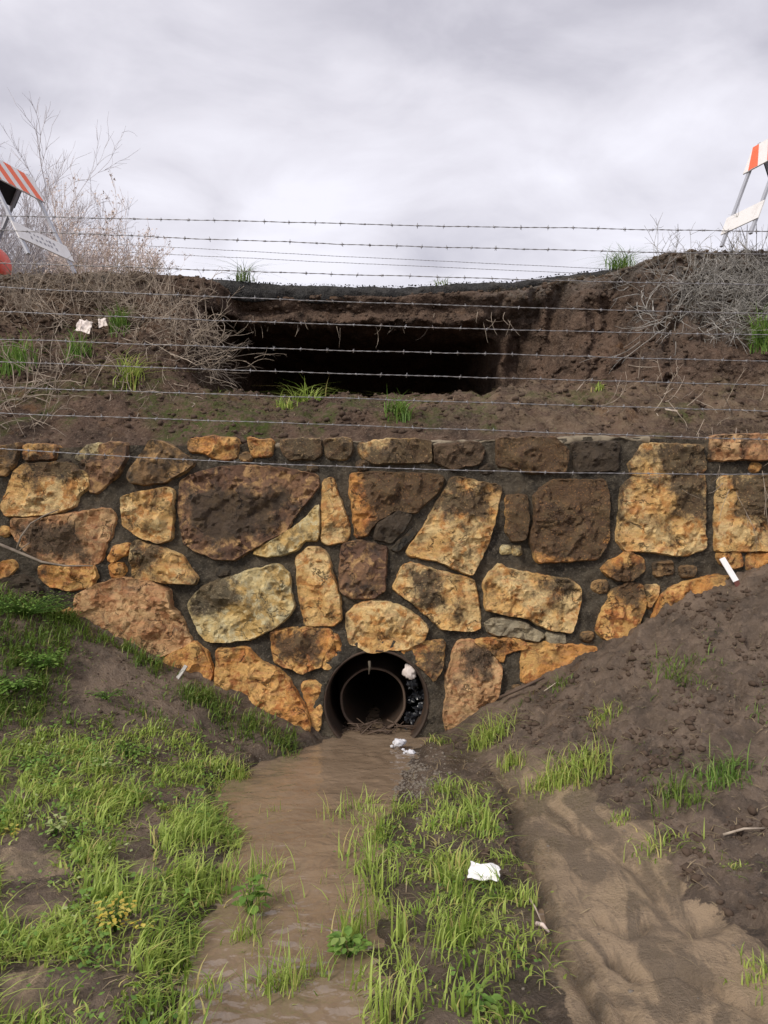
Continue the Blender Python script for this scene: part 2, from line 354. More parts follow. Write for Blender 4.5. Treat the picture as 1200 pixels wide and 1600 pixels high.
def ground_base(x, y):
    xl = np.interp(y, CY, CXL)+.07*perlin(y*2.3, .5)+.05*perlin(y*6, 7.5)+.05*perlin(y*13, x*5); xr = np.interp(y, CY, CXR)+.09*perlin(y*2.5, 4.5)+.10*perlin(y*6, 2.5); xi = np.interp(y, CY, CXI)
    sl = .11+.36*sstep(3.0, 5.15, y); sr = .15+.37*sstep(3.1, 5.15, y)
    dl = np.maximum(xl-x, 0); dr = np.maximum(x-xi, 0); di = np.clip((x-xr)/np.maximum(xi-xr, .02), 0, 1)
    h = np.where(x < xl, .035*sstep(0, .12, dl)+sl*dl, 0)
    h = np.where(x > xr, .042*sstep(0, .35, di)+sr*dr, h)
    ins = np.minimum(x-xl, xr-x); h = h-.07*sstep(0, .22, ins)
    lim = 1.55; h = np.where(h > 1.0, 1.0+(lim-1.0)*np.tanh((h-1.0)/(lim-1.0)), h)
    return h
RILLS = [([(958, 1500), (985, 1518), (1005, 1524), (1060, 1518), (1115, 1540), (1180, 1580)], .040, 9), ([(935, 1440), (975, 1455), (1005, 1450), (1008, 1440)], .035, 8), ([(795, 1225), (800, 1290), (835, 1370), (855, 1440), (900, 1520), (950, 1600), (980, 1660)], .035, 11), ([(868, 1260), (895, 1290), (960, 1330), (1010, 1370), (1040, 1420)], .025, 10), ([(1090, 1440), (1150, 1430), (1210, 1470)], .05, 16), ([(900, 1480), (960, 1560), (1010, 1640)], .02, 9)]
def sand_mask(x, y, z):
    a, b = pxy(x, y, z)
    s = sstep(-28, 28, poly_sd(a, b, SAND)+18*perlin(x*3, y*3, 2.2))
    for q in BARE: s = np.maximum(s, .8*sstep(-12, 12, poly_sd(a, b, q)))
    return np.where(y > .5, s, .3)
def ground_h(x, y, fine=True):
    x = np.asarray(x, float); y = np.asarray(y, float)
    h = ground_base(x, y)
    if not fine: return h
    sd = sand_mask(x, y, h)
    sub = sstep(-.02, .03, h)
    n = .030*fbm(x*2.1, y*2.1, 1.5, 3)+.016*fbm(x*7, y*7, 3.1, 4)+.010*ridged(x*9, y*9, 8.2, 3)
    rough = sstep(.5, 1.3, x)*(1-sd)
    n = n+rough*(.030*fbm(x*9, y*9, 5.2, 5, .62)+.018*ridged(x*8, y*8, 1.1, 3)-.05*sstep(.28, .5, perlin(x*4.2, y*4.2, 8.7)))
    fx = x*1.0-.22*y
    flow = .006*perlin(fx*4.5, y*1.3, 3.3)-.012*np.maximum(0, 1-6*np.abs(perlin(fx*2.6, y*.75+.3*perlin(x*3, y*2), 9.4)))+.006*(sstep(0, .05, perlin(fx*3.3+4, y*1.1, 2.4))-.5)+.004*perlin(fx*13, y*4, 1.3)
    n = n*(1-sd*.8)+sd*flow
    a, b = pxy(x, y, h); g_ = np.zeros(np.shape(h))
    for pl, dp, wd in RILLS:
        d = np.full(np.shape(h), 1e6); p = np.array(pl, float)
        for i in range(len(p)-1):
            e = p[i+1]-p[i]; t = np.clip(((a-p[i][0])*e[0]+(b-p[i][1])*e[1])/(e@e), 0, 1); d = np.minimum(d, np.hypot(a-p[i][0]-t*e[0], b-p[i][1]-t*e[1]))
        d = d+5*perlin(x*9, y*9, dp*50); g_ = np.maximum(g_, dp*np.exp(-np.maximum(d, 0)**2/wd**2))
    n = n-np.where(y > .5, g_, 0)
    return h+n*(.25+.75*sub)
def nonuni(lo, hi, step, out, far):            # fine spacing inside, coarse outside
    c = np.arange(lo, hi+1e-6, step); a = [lo]; s = step
    while a[-1] > -far: s *= out; a.append(a[-1]-s)
    b = [hi]; s = step
    while b[-1] < far: s *= out; b.append(b[-1]+s)
    return np.concatenate([np.array(a[1:])[::-1], c, np.array(b[1:])])
gx = nonuni(-3.1, 3.1, .0155, 1.22, 400)
gy = np.concatenate([nonuni(1.75, 5.30, .0155, 1.25, 400)]); gy = gy[gy <= 5.32]
X, Y = np.meshgrid(gx, gy, indexing='ij')
Z = ground_h(X, Y)
base = ground_base(X, Y)
sandA = sand_mask(X, Y, base); wetA = 1-sstep(.015, .085, Z+.02*perlin(X*7, Y*7, 2))
mesh_obj('ground', np.stack([X, Y, Z], -1).reshape(-1, 3), grid_faces(len(gx), len(gy)), M['ground'], attrs={'sand': sandA, 'wet': wetA})['kind'] = 'structure'

wxs = np.arange(-1.5, 1.0, .014); wys = np.concatenate([np.arange(-4, 1.6, .2), np.arange(1.6, 6.6, .014)])
X, Y = np.meshgrid(wxs, wys, indexing='ij')
fl = .0035*perlin(X*9, Y*14, .7)+.002*perlin(X*22, Y*30, 3.7)
fl = fl+.011*(.14+.86*sstep(3.5, 2.5, Y))*sstep(5.0, 4.4, Y)*ridged(X*7+.6*perlin(X*5, Y*5), Y*13, 4.4, 2)*sstep(-.3, .5, perlin(X*3, Y*3, 6))
fl = fl+.012*np.exp(-((X+.02)**2+(Y-4.85)**2)/.03)*perlin(X*14, Y*18, 2.2)+.004*sstep(2.9, 2.3, Y)*perlin(X*16, Y*30, 1.9)
mesh_obj('stream_water', np.stack([X, Y, .004+fl], -1).reshape(-1, 3), grid_faces(len(wxs), len(wys)), M['water'])['kind'] = 'structure'

def on_ground(px, py):                         # where a sight line meets the ground
    px = np.asarray(px, float); py = np.asarray(py, float)
    t = np.full(px.shape, 1.5); done = np.zeros(px.shape, bool)
    for s in np.arange(1.5, 5.25, .01):
        z = CZ-(py-800)*s/F; hit = (~done) & (z <= ground_base((px-600)*s/F, s))
        t = np.where(hit, s, t); done |= hit
    t = np.where(done, t, 5.2)
    x = (px-600)*t/F
    return x, t, ground_h(x, t)

# ------------------------------------------------------------------ road and washed-out embankment
def road_z(x): return np.interp(x, [-40, -3.8, -2.4, -1.75, -1.0, 0, 1.28, 2.24, 3.2, 4, 8, 40], [3.96, 3.96, 3.98, 3.92, 3.885, 3.88, 3.95, 4.07, 4.14, 4.18, 4.25, 4.3])
def road_y(x): return np.interp(x, [-40, -3.8, -2.6, -1.9, 0, 1.1, 1.8, 2.7, 3.4], [7.5, 7.5, 7.30, 7.30, 7.45, 7.48, 7.50, 7.52, 7.85])
PL = [(5.30, 2.05), (5.6, 2.28), (5.9, 2.50), (6.15, 2.72), (6.3, 2.85), (6.45, 3.0), (6.55, 3.12), (6.7, 3.25), (6.8, 3.35), (6.9, 3.5), (7.0, 3.65), (7.1, 3.78), (7.25, -.04), (8.2, -.06)]
PM = [(5.30, 2.05), (5.58, 2.30), (5.92, 2.47), (6.2, 2.56), (6.45, 2.30), (6.8, 1.5), (8.4, .9), (12.2, 1.0), (12.6, 2.4), (10.2, 3.50), (7.66, 3.46), (7.50, 3.62), (7.45, -.11), (8.2, -.16)]
PT = [(5.30, 2.05), (5.58, 2.28), (5.92, 2.52), (6.2, 2.65), (6.45, 2.50), (6.8, 2.3), (7.3, 2.3), (7.65, 2.6), (7.80, 3.0), (7.82, 3.25), (7.72, 3.5), (7.52, 3.70), (7.52, -.10), (8.2, -.15)]
PQ = [(5.30, 2.05), (5.58, 2.27), (5.92, 2.50), (6.2, 2.68), (6.45, 2.66), (6.75, 2.7), (6.95, 2.85), (7.1, 3.05), (7.2, 3.25), (7.25, 3.45), (7.3, 3.68), (7.40, 3.88), (7.50, -.08), (8.2, -.12)]
PR = [(5.30, 2.05), (5.6, 2.25), (5.9, 2.47), (6.15, 2.68), (6.3, 2.8), (6.45, 2.95), (6.6, 3.15), (6.75, 3.35), (6.85, 3.52), (6.95, 3.7), (7.05, 3.9), (7.15, 4.04), (7.3, .0), (8.2, -.02)]
PF = [(5.30, 1.3), (5.6, 1.6), (5.9, 2.0), (6.15, 2.5), (6.3, 2.75), (6.45, 2.95), (6.6, 3.15), (6.75, 3.3), (6.85, 3.45), (6.95, 3.6), (7.05, 3.75), (7.15, 3.85), (7.3, .0), (8.2, -.02)]
SX = [-40, -7, -4.6, -1.80, -1.36, .80, 1.25, 2.0, 2.85, 4.6, 7, 40]
SP = np.array([PF, PF, PL, PL, PM, PM, PT, PQ, PR, PR, PF, PF])
ex = nonuni(-4.3, 4.3, .024, 1.3, 38); ns = 170
k = np.clip(np.searchsorted(SX, ex)-1, 0, len(SX)-2); sxa = np.array(SX)
f = np.clip((ex-sxa[k])/(sxa[k+1]-sxa[k]), 0, 1); f = f*f*(3-2*f)
prof = SP[k]*(1-f)[:, None, None]+SP[k+1]*f[:, None, None]           # (nx,14,2)
prof[:, 12:, 1] += road_z(ex)[:, None]
npn = prof.shape[1]; u = np.linspace(0, npn-1.0001, ns); ki = np.floor(u).astype(int); t = (u-ki)
g = lambda q: prof[:, np.clip(ki+q, 0, npn-1), :]
t = t[None, :, None]; p0, p1, p2, p3 = g(-1), g(0), g(1), g(2)
C = .5*((2*p1)+(-p0+p2)*t+(2*p0-5*p1+4*p2-p3)*t*t+(-p0+3*p1-3*p2+p3)*t**3)
EX = np.repeat(ex[:, None], ns, 1); EY = C[..., 0].copy(); EZ = C[..., 1].copy(); U = np.repeat(u[None, :], len(ex), 0)
amp = sstep(0, 1.2, U)*(1-.72*sstep(10.3, 12, U))
n1 = fbm(EX*1.7, EY*1.7, EZ*1.7, 3); n2 = fbm(EX*5, EY*5, EZ*5+3, 5, .58); n3 = fbm(EX*4.5+9, EY*4.5, EZ*1.2, 4)
face = sstep(.7, 1.3, EX)*(1-sstep(2.7, 3.3, EX))*sstep(4, 5, U)*(1-sstep(11, 12, U))
EY -= amp*(.07*n1+.055*n2+.02*fbm(EX*19, EY*19, EZ*19, 3))+.16*face*n3+.05*face*ridged(EX*3.2, EZ*.8, EY, 3)
EZ += amp*(.06*fbm(EX*1.5, EY*1.5, EZ*1.5+7, 3)+.045*fbm(EX*6, EY*6, EZ*6+1, 4, .6))
EX2 = EX+amp*.04*fbm(EX*4+5, EY*4, EZ*4, 3)
ppx, ppy = pxy(EX, EY, EZ)
grey = np.maximum(sstep(2.2, 3.1, EX)*sstep(5.2, 7.5, U), .85*sstep(9.5, 11.5, U)*np.maximum(sstep(.4, 2, EX), sstep(-2.0, -2.6, EX)))
moss0 = (.75*sstep(.12, .35, fbm(EX*2.2, EY*2.2, EZ*2.2+8, 3))*sstep(.2, .8, U)*(1-sstep(2.6, 3.6, U)))
moss = np.maximum(moss0, sstep(-25, 15, poly_sd(ppx, ppy, [(230, 640), (330, 625), (420, 640), (430, 685), (250, 690)])), .3*(1-sstep(2, 3.5, U))*sstep(-1.5, -2.5, EX))
dry = .55*sstep(.1, 1.2, U)*(1-sstep(3, 3.8, U))*sstep(-.5, 1.2, EX)+.3*sstep(-2.2, -2.6, EX)*sstep(6, 8, U)
mesh_obj('embankment', np.stack([EX2, EY, EZ], -1).reshape(-1, 3), grid_faces(len(ex), ns)[:, ::-1], M['soil'], attrs={'grey': grey, 'moss': moss, 'dry': dry})['kind'] = 'structure'
def bank_pt(px, py):                           # nearest embankment vertex along a sight line (front faces first)
    d = (ppx-px)**2+(ppy-py)**2+(EY-6)**2*6
    i = np.unravel_index(np.argmin(np.where(EY < 7.7, d, 1e12)), d.shape); return np.array((EX2[i], EY[i], EZ[i]))

rx = nonuni(-4.6, 4.6, .02, 1.3, 40)
def road():
    nx = len(rx); top = road_z(rx); e = road_y(rx)+.05*fbm(rx*1.7, 4.1, 2, 3, .5); th = .17+.06*perlin(rx*1.9, 8.8, 1)-.06*sstep(.6, 1.6, rx); V = []
    V.append(np.stack([rx, e+.5, top-th*.8], -1))
    for k_ in range(9):                        # broken front edge
        q = k_/8; zz = top-th*(1-q); yy = e+.03*(1-q)-.02*math.sin(q*math.pi)+.06*q**4
        V.append(np.stack([rx, yy-.022*fbm(rx*14, q*2.2, 5, 4, .65)-.03*perlin(rx*5, q, 8), zz+.012*fbm(rx*16, q*3, 9, 3)*(q < 1)], -1))
    for d in (.11, .16, .25, .45, .8, 1.6, 3.0, 4.6, 5.8): V.append(np.stack([rx, e+d, top+.010*fbm(rx*14, d*14, 3, 3)*(d < 1)+.02*math.sin(min(d, 5.8)/5.8*math.pi)], -1))
    V.append(np.stack([rx, e+6.0, top-.3], -1)); A = np.stack(V, 1)
    mesh_obj('road', A.reshape(-1, 3), grid_faces(nx, A.shape[1])[:, ::-1], M['asphalt'])['kind'] = 'structure'
    r_ = np.random.default_rng(4); n = 1700; x = r_.uniform(-4.3, 4.3, n); y = np.interp(x, rx, e)+np.abs(r_.normal(0, .10, n)); return np.stack([x, y, np.interp(x, rx, top)+.002], -1)
road_edge = road()
fx = nonuni(-12, 12, .8, 1.4, 500); fy = np.array([13.2, 14, 16, 20, 30, 60, 120, 300, 800]); X, Y = np.meshgrid(fx, fy, indexing='ij')
mesh_obj('field', np.stack([X, Y, 3.72+.12*perlin(X*.5, Y*.5)-.004*(Y-13)], -1).reshape(-1, 3), grid_faces(len(fx), len(fy)), M['soil'], attrs={'grey': X*0, 'moss': X*0+.6, 'dry': X*0+.3})['kind'] = 'structure'

# ------------------------------------------------------------------ stone headwall
YW = 5.25
wall = empty('stone_headwall', (0, YW, 0), 'rubble headwall of yellow and brown stones set in dark mortar around the culvert', 'wall')
PCX, PCZ, PR_ = wx(588, YW), wz(1096, YW), .374
mx = np.concatenate([np.arange(-6.0, -3.3, .08), np.arange(-3.3, 3.3, .0185), np.arange(3.3, 6.01, .08)]); mz = np.arange(-.35, 2.091, .0185)
X, Z = np.meshgrid(mx, mz, indexing='ij')
top_off = .02*fbm(X*1.3, .7, 1, 3)*sstep(1.7, 2.08, Z)+np.interp(X, [-2.7, -1, 0, 1.5, 2.7], [-.02, .01, .02, .06, .02])*sstep(1.6, 2.08, Z)
D = .014*fbm(X*3, Z*3, 1.7, 3)+.013*fbm(X*12, Z*12, 4, 5, .62)+.007*ridged(X*7, Z*7, 2.2, 3)-.005
DX = X-PCX; DZ = Z-PCZ; dist = np.hypot(DX, DZ); inside = dist < PR_
sc = np.where((dist < PR_+.0) & (dist > PR_-.03), PR_/np.maximum(dist, 1e-3), 1.0)
Xm = PCX+DX*sc; Zm = PCZ+DZ*sc+top_off
Ym = YW+.006-D-.05*np.exp(-((dist-PR_)/.10)**2)*.6
fc = grid_faces(len(mx), len(mz)); keep = ~((dist.ravel() < PR_-.0005)[fc].all(1)); fc = fc[keep]
mesh_obj('mortar', np.stack([Xm, Ym, Zm], -1).reshape(-1, 3), fc, M['mortar'], wall)
# back and top of the wall body
mb = MB(); a = np.stack([mx, np.full(len(mx), YW+.03), np.interp(mx, mx, (Z+top_off)[:, -1])], -1); b = a+np.array((0, .32, -.01)); c = b*np.array((1, 1, 0))+np.array((0, 0, 1.1))
mesh_obj('wall_top', np.stack([a, b, c], 1).reshape(-1, 3), grid_faces(len(mx), 3)[:, ::-1], M['mortar'], wall)
STONES = [
('b', [(0,700),(28,695),(25,720),(10,742),(-14,742),(-20,705)]), ('o', [(40,697),(88,698),(86,715),(40,717)]),
('y', [(24,737),(37,728),(107,724),(136,740),(140,759),(120,775),(117,788),(88,801),(43,805),(11,804),(5,791),(13,767)]),
('p', [(120,716),(136,700),(155,695),(157,711),(133,721)]),
('r', [(132,722),(157,712),(158,697),(173,693),(197,695),(197,713),(184,743),(152,768),(143,767),(141,748),(126,728)]),
('b', [(237,690),(256,693),(283,708),(304,724),(283,740),(256,753),(227,756),(208,753),(203,742),(224,713)]),
('y', [(192,777),(227,769),(261,763),(271,769),(270,793),(267,841),(248,847),(229,841),(211,831),(195,820)]),
('t', [(21,812),(69,811),(93,807),(173,796),(181,809),(173,839),(165,847),(160,873),(149,881),(101,881),(59,873),(35,852),(21,831)]),
('o', [(61,887),(107,884),(149,885),(151,900),(141,916),(107,920),(75,912),(63,900)]),
('o', [(-12,884),(19,876),(28,887),(16,897),(-8,908)]), ('d', [(-10,914),(16,902),(38,898),(62,920),(66,955),(30,975),(-12,965)]),
('o', [(171,873),(181,855),(203,851),(197,865),(176,877)]), ('o', [(173,884),(192,880),(196,892),(189,901),(176,899)]),
('y', [(211,847),(221,847),(253,857),(283,871),(307,905),(304,909),(267,908),(235,905),(211,903),(209,873)]),
('t', [(121,932),(145,918),(191,904),(240,910),(264,925),(268,950),(285,971),(299,1002),(275,1016),(243,1026),(205,1020),(150,1000),(121,965),(118,950)]),
('o', [(261,1027),(306,1004),(324,1020),(333,1048),(324,1083),(310,1088),(265,1070),(248,1045)]),
('o', [(341,1016),(390,1013),(401,1030),(436,1048),(450,1062),(471,1097),(481,1118),(488,1155),(450,1160),(390,1130),(334,1095),(341,1048)]),
('o', [(474,1069),(488,1064),(506,1071),(504,1100),(499,1139),(492,1141),(485,1111)]),
('p', [(298,943),(317,918),(345,908),(390,894),(436,883),(450,897),(453,925),(460,946),(450,960),(425,981),(397,995),(366,1000),(324,1000),(310,981)]),
('o', [(425,987),(480,982),(517,987),(509,1017),(499,1040),(470,1050),(457,1043),(430,1033)]),
('o', [(517,997),(525,993),(536,1017),(534,1030),(512,1043),(504,1040)]),
('y', [(543,963),(560,945),(587,940),(630,950),(653,967),(667,983),(660,1000),(633,1012),(593,1015),(580,1018),(547,1003)]),
('o', [(627,1018),(653,1006),(693,1002),(690,1040),(678,1062),(664,1045),(640,1027)]),
('t', [(715,1003),(737,1000),(763,1017),(783,1043),(777,1087),(750,1110),(700,1145),(695,1117),(700,1083),(697,1063)]),
('o', [(740,1001),(810,999),(823,1010),(788,1020),(784,1033),(765,1014)]),
('o', [(819,1009),(853,1005),(936,1016),(918,1029),(888,1045),(853,1060),(816,1065),(816,1033)]),
('y', [(758,912),(765,898),(780,884),(795,892),(832,899),(853,903),(888,908),(903,916),(905,942),(892,986),(862,983),(823,964),(784,957),(760,951)]),
('g', [(758,973),(780,966),(823,977),(849,994),(840,1001),(806,994),(762,986)]), ('g', [(853,991),(880,993),(882,1003),(858,1002)]),
('y', [(615,917),(630,886),(643,881),(675,892),(707,900),(738,908),(743,927),(750,980),(735,984),(690,980),(673,963),(640,937)]),
('y', [(635,864),(669,815),(707,748),(717,748),(781,761),(771,815),(760,847),(749,873),(736,897),(712,887),(691,877)]),
('r', [(536,852),(563,846),(603,857),(600,900),(600,921),(584,933),(547,932),(533,921),(533,895)]),
('y', [(465,873),(481,859),(500,857),(511,868),(517,895),(527,927),(532,967),(520,975),(480,975),(470,935),(466,900)]),
('r', [(284,753),(308,740),(348,732),(375,731),(425,731),(463,737),(495,745),(497,759),(481,780),(457,809),(447,828),(409,847),(367,873),(348,873),(313,863),(289,847),(284,820),(280,793)]),
('p', [(397,864),(450,832),(463,824),(482,808),(497,790),(497,835),(495,842),(476,842),(463,857),(440,864),(420,868)]),
('y', [(507,751),(519,749),(522,764),(532,785),(545,831),(540,844),(513,848),(505,844),(505,793)]),
('o', [(549,741),(627,741),(693,745),(685,767),(648,799),(616,797),(587,813),(573,834),(557,837),(555,807),(549,767)]),
('d', [(591,819),(621,801),(643,803),(629,829),(611,845),(586,841)]), ('d', [(612,858),(645,828),(650,833),(622,860)]),
('o', [(792,777),(821,775),(824,815),(819,841),(800,844),(792,831)]), ('p', [(783,855),(796,855),(797,862),(784,863)]), ('p', [(803,856),(812,856),(812,865),(803,865)]),
('o', [(836,775),(863,752),(943,752),(949,771),(949,844),(932,871),(886,875),(840,875),(828,844),(836,813)]),
('y', [(985,725),(1005,695),(1096,697),(1099,735),(1040,741),(985,741)]),
('y', [(972,760),(990,746),(1099,742),(1098,821),(1100,855),(1073,866),(1016,861),(978,859),(964,844),(970,802)]),
('y', [(1123,748),(1240,744),(1240,859),(1119,859),(1118,813)]), ('t', [(1112,683),(1230,680),(1230,717),(1108,717)]),
('o', [(1123,867),(1154,863),(1158,882),(1146,886),(1128,880)]), ('o', [(1168,868),(1210,866),(1212,892),(1170,892)]),
('o', [(939,890),(955,878),(981,863),(1004,875),(1004,890),(985,905),(962,905)]), ('b', [(1020,882),(1047,878),(1050,894),(1024,898)]), ('b', [(1062,887),(1085,887),(1083,899),(1064,899)]),
('o', [(957,925),(983,912),(1003,916),(1005,947),(996,977),(979,997),(950,1004),(935,985),(938,964)]), ('y', [(1009,918),(1028,916),(1025,932),(1013,949)]),
('o', [(1030,934),(1053,916),(1113,901),(1148,905),(1150,935),(1083,968),(1018,985)]),
('o', [(298,690),(330,684),(368,687),(371,700),(369,716),(341,717),(325,708),(298,702)]), ('o', [(388,684),(407,689),(424,689),(424,711),(396,712)]),
('y', [(441,689),(500,687),(500,708),(492,717),(452,716),(441,700)]), ('y', [(508,688),(548,687),(547,708),(540,716),(513,715)]),
('y', [(563,695),(605,689),(653,689),(672,692),(672,721),(627,723),(579,721),(563,708)]), ('t', [(680,697),(747,692),(755,705),(747,724),(707,732),(680,721)]),
('o', [(778,687),(866,685),(886,706),(882,737),(824,737),(778,725)]), ('d', [(893,694),(966,692),(962,733),(901,737)]),
('t', [(1165,905),(1230,895),(1235,930),(1170,935)]), ('d', [(100,745),(112,752),(108,720),(92,720)]),
]
for side in (-1, 1):                           # the wall goes on beyond both frame edges
    for zz in np.arange(.85, 2.0, .26):
        xx = 2.85+random.uniform(0, .15)
        while xx < 5.8:
            ww = random.uniform(.25, .55); hh = random.uniform(.17, .23)
            q = [(0, 0), (ww*.5, -.02), (ww, .02), (ww-.03, hh*.6), (ww-.02, hh), (ww*.5, hh+.02), (.02, hh-.02), (-.02, hh*.5)]
            pts = [(side*(xx+a_+random.uniform(-.03, .03)), zz+b_+random.uniform(-.025, .025)) for a_, b_ in q]
            STONES.append((random.choice('yobbtrp'), [(600+a_*F/YW, 800-(b_-CZ)*F/YW) for a_, b_ in pts])); xx += ww+.07
from mathutils.geometry import delaunay_2d_cdt
GRIME = [[(690, 680), (990, 680), (985, 740), (955, 830), (945, 880), (840, 872), (785, 850), (790, 770), (720, 745), (690, 790), (590, 850), (560, 840), (590, 800), (560, 740), (600, 700)], [(1030, 700), (1100, 700), (1100, 815), (1050, 800), (1040, 750)], [(1140, 740), (1240, 740), (1240, 840), (1150, 800)],
         [(300, 770), (390, 760), (450, 770), (420, 830), (330, 850), (295, 820)], [(300, 905), (360, 895), (375, 930), (330, 960), (300, 960)], [(640, 890), (680, 890), (690, 940), (655, 950)], [(30, 815), (120, 825), (140, 870), (50, 870)], [(425, 985), (500, 985), (500, 1035), (440, 1025)],
         [(650, 1010), (695, 1000), (690, 1060), (660, 1050)], [(730, 1010), (775, 1010), (760, 1060), (720, 1050)], [(690, 760), (760, 770), (755, 810), (680, 800)], [(555, 745), (640, 740), (680, 750), (640, 800), (590, 810)], [(440, 690), (560, 690), (560, 720), (440, 720)], [(40, 715), (140, 720), (130, 745), (60, 745)], [(210, 845), (260, 850), (250, 880), (215, 900)], [(840, 905), (900, 905), (890, 930), (850, 930)], [(950, 885), (1010, 880), (1000, 960), (960, 930)], [(0, 900), (70, 890), (60, 970), (0, 970)]]
def grime(x, z):
    a = 600+x*F/YW; b = 800-(z-CZ)*F/YW; g_ = np.zeros(np.shape(x))
    for q in GRIME: g_ = np.maximum(g_, sstep(-22, 22, poly_sd(a, b, q)))
    return .66*g_+.20*sstep(760, 700, b)+.12
def make_stone(kind, poly, idx):
    p = np.array([(wx(a, YW), wz(b, YW)) for a, b in poly])
    if sum(p[i][0]*p[(i+1) % len(p)][1]-p[(i+1) % len(p)][0]*p[i][1] for i in range(len(p))) < 0: p = p[::-1]
    q = []                                     # one light corner-cutting pass
    for i in range(len(p)):
        a, b = p[i], p[(i+1) % len(p)]; q += [a*.95+b*.05, a*.05+b*.95]
    p = np.array(q); per = np.linalg.norm(np.roll(p, -1, 0)-p, axis=1); L = per.sum()
    n = int(np.clip(L/.013, 20, 150)); s = np.linspace(0, L, n, endpoint=False); cs = np.concatenate([[0], np.cumsum(per)]); pc = np.vstack([p, p[:1]])
    o = np.stack([np.interp(s, cs, pc[:, 0]), np.interp(s, cs, pc[:, 1])], -1)
    area = abs(np.sum(o[:, 0]*np.roll(o[:, 1], -1)-np.roll(o[:, 0], -1)*o[:, 1]))/2; size = math.sqrt(area); c = o.mean(0)
    tg = np.roll(o, -1, 0)-np.roll(o, 1, 0); tg /= np.linalg.norm(tg, axis=1)[:, None]+1e-9; nd = np.stack([tg[:, 1], -tg[:, 0]], -1)
    o = o+nd*(.021+min(1, size/.12)*(.008*fbm(o[:, 0]*13, o[:, 1]*13, idx*3.1, 4, .6)))[:, None]
    st = max(.013, min(.021, size/7)); lo = o.min(0); hi = o.max(0); r_ = np.random.default_rng(idx)
    gx_, gy_ = np.meshgrid(np.arange(lo[0], hi[0], st), np.arange(lo[1], hi[1], st*.87), indexing='ij'); gx_ = gx_+(np.arange(gx_.shape[1]) % 2)[None, :]*st*.5
    ip = np.stack([gx_.ravel(), gy_.ravel()], -1)+r_.uniform(-.22, .22, (gx_.size, 2))*st; sd = poly_sd(ip[:, 0], ip[:, 1], o); ip = ip[sd > st*.85]
    o2 = o-nd*.004; o3 = o-nd*.012
    if size > .07: o3 = o3[poly_sd(o3[:, 0], o3[:, 1], o) > .009]
    else: o3 = np.zeros((0, 2))
    pts = np.concatenate([o2, o3, ip]); m_ = len(o2)
    rv, re_, rf, ov, _, _ = delaunay_2d_cdt([Vector(q) for q in pts], [(i, (i+1) % m_) for i in range(m_)], [], 0, 1e-7, True)
    P = np.array([(v.x, v.y) for v in rv]); inv = np.full(len(P), -1)
    de = np.maximum(poly_sd(P[:, 0], P[:, 1], o2), 0); cen = np.array([P[list(f_)].mean(0) for f_ in rf]); ok = poly_sd(cen[:, 0], cen[:, 1], o2) > 1e-5
    rf = [f_ for f_, k_ in zip(rf, ok) if k_]
    proud = float(np.clip(.022+.09*size, .024, .052))*random.uniform(.8, 1.2); e = P-c
    fac = np.zeros(len(P))
    for j in range(6):
        an = random.uniform(0, 6.28); g_ = random.uniform(.2, .8); off = random.uniform(.0, .40)*size*g_
        fac = np.minimum(fac, off-(math.cos(an)*e[:, 0]+math.sin(an)*e[:, 1])*g_)
    fac = np.maximum(fac, -proud*.6); k_ = min(1.0, size/.16)
    f1 = fbm(P[:, 0]*5, P[:, 1]*5, idx*1.7, 4, .55); f2 = fbm(P[:, 0]*8+3, P[:, 1]*4, idx*2.7, 3)
    rough = .012*fbm(P[:, 0]*6, P[:, 1]*6, idx*.7, 3)+.008*fbm(P[:, 0]*22, P[:, 1]*22, idx*2.3, 4, .65)+.017*sstep(0, .07, f1)-.016*sstep(.28, .33, -f1)+.014*sstep(.1, .15, f2)-.006*np.maximum(0, ridged(P[:, 0]*7, P[:, 1]*7, idx*4.1, 3)-.8)
    w_ = min(.010, size*.08); rnd_ = np.sqrt(np.clip(1-(1-np.minimum(de/w_, 1))**2, 0, 1))
    dep = np.maximum(.004+.016*sstep(0, w_, de), rnd_*proud+(fac+rough*(.35+.65*k_))*sstep(0, w_*1.3, de))
    top = np.stack([P[:, 0], YW-dep, P[:, 1]], -1); vv = [top]; fcs = [tuple(f_) for f_ in rf]
    bd = np.array([next((i for i, l in enumerate(ov) if j in l), 0) for j in range(m_)]); n0 = len(top)
    vv.append(np.stack([o[:, 0], np.full(m_, YW+.01), o[:, 1]], -1)); vv.append(np.stack([o[:, 0], np.full(m_, YW+.07), o[:, 1]], -1))
    for j in range(m_):
        k2 = (j+1) % m_; fcs.append((n0+j, n0+k2, bd[k2], bd[j])); fcs.append((n0+m_+j, n0+m_+k2, n0+k2, n0+j))
    so = mesh_obj('stone', np.concatenate(vv), fcs, M[kind], wall, origin=(c[0], YW, c[1]), attrs={'grime': grime(np.concatenate(vv)[:, 0], np.concatenate(vv)[:, 2])})
    so.data.set_sharp_from_angle(angle=R(27))
fr = np.random.default_rng(8); polys = [np.array(q, float) for _, q in STONES if abs(q[0][0]-600) < 720]; chips = []
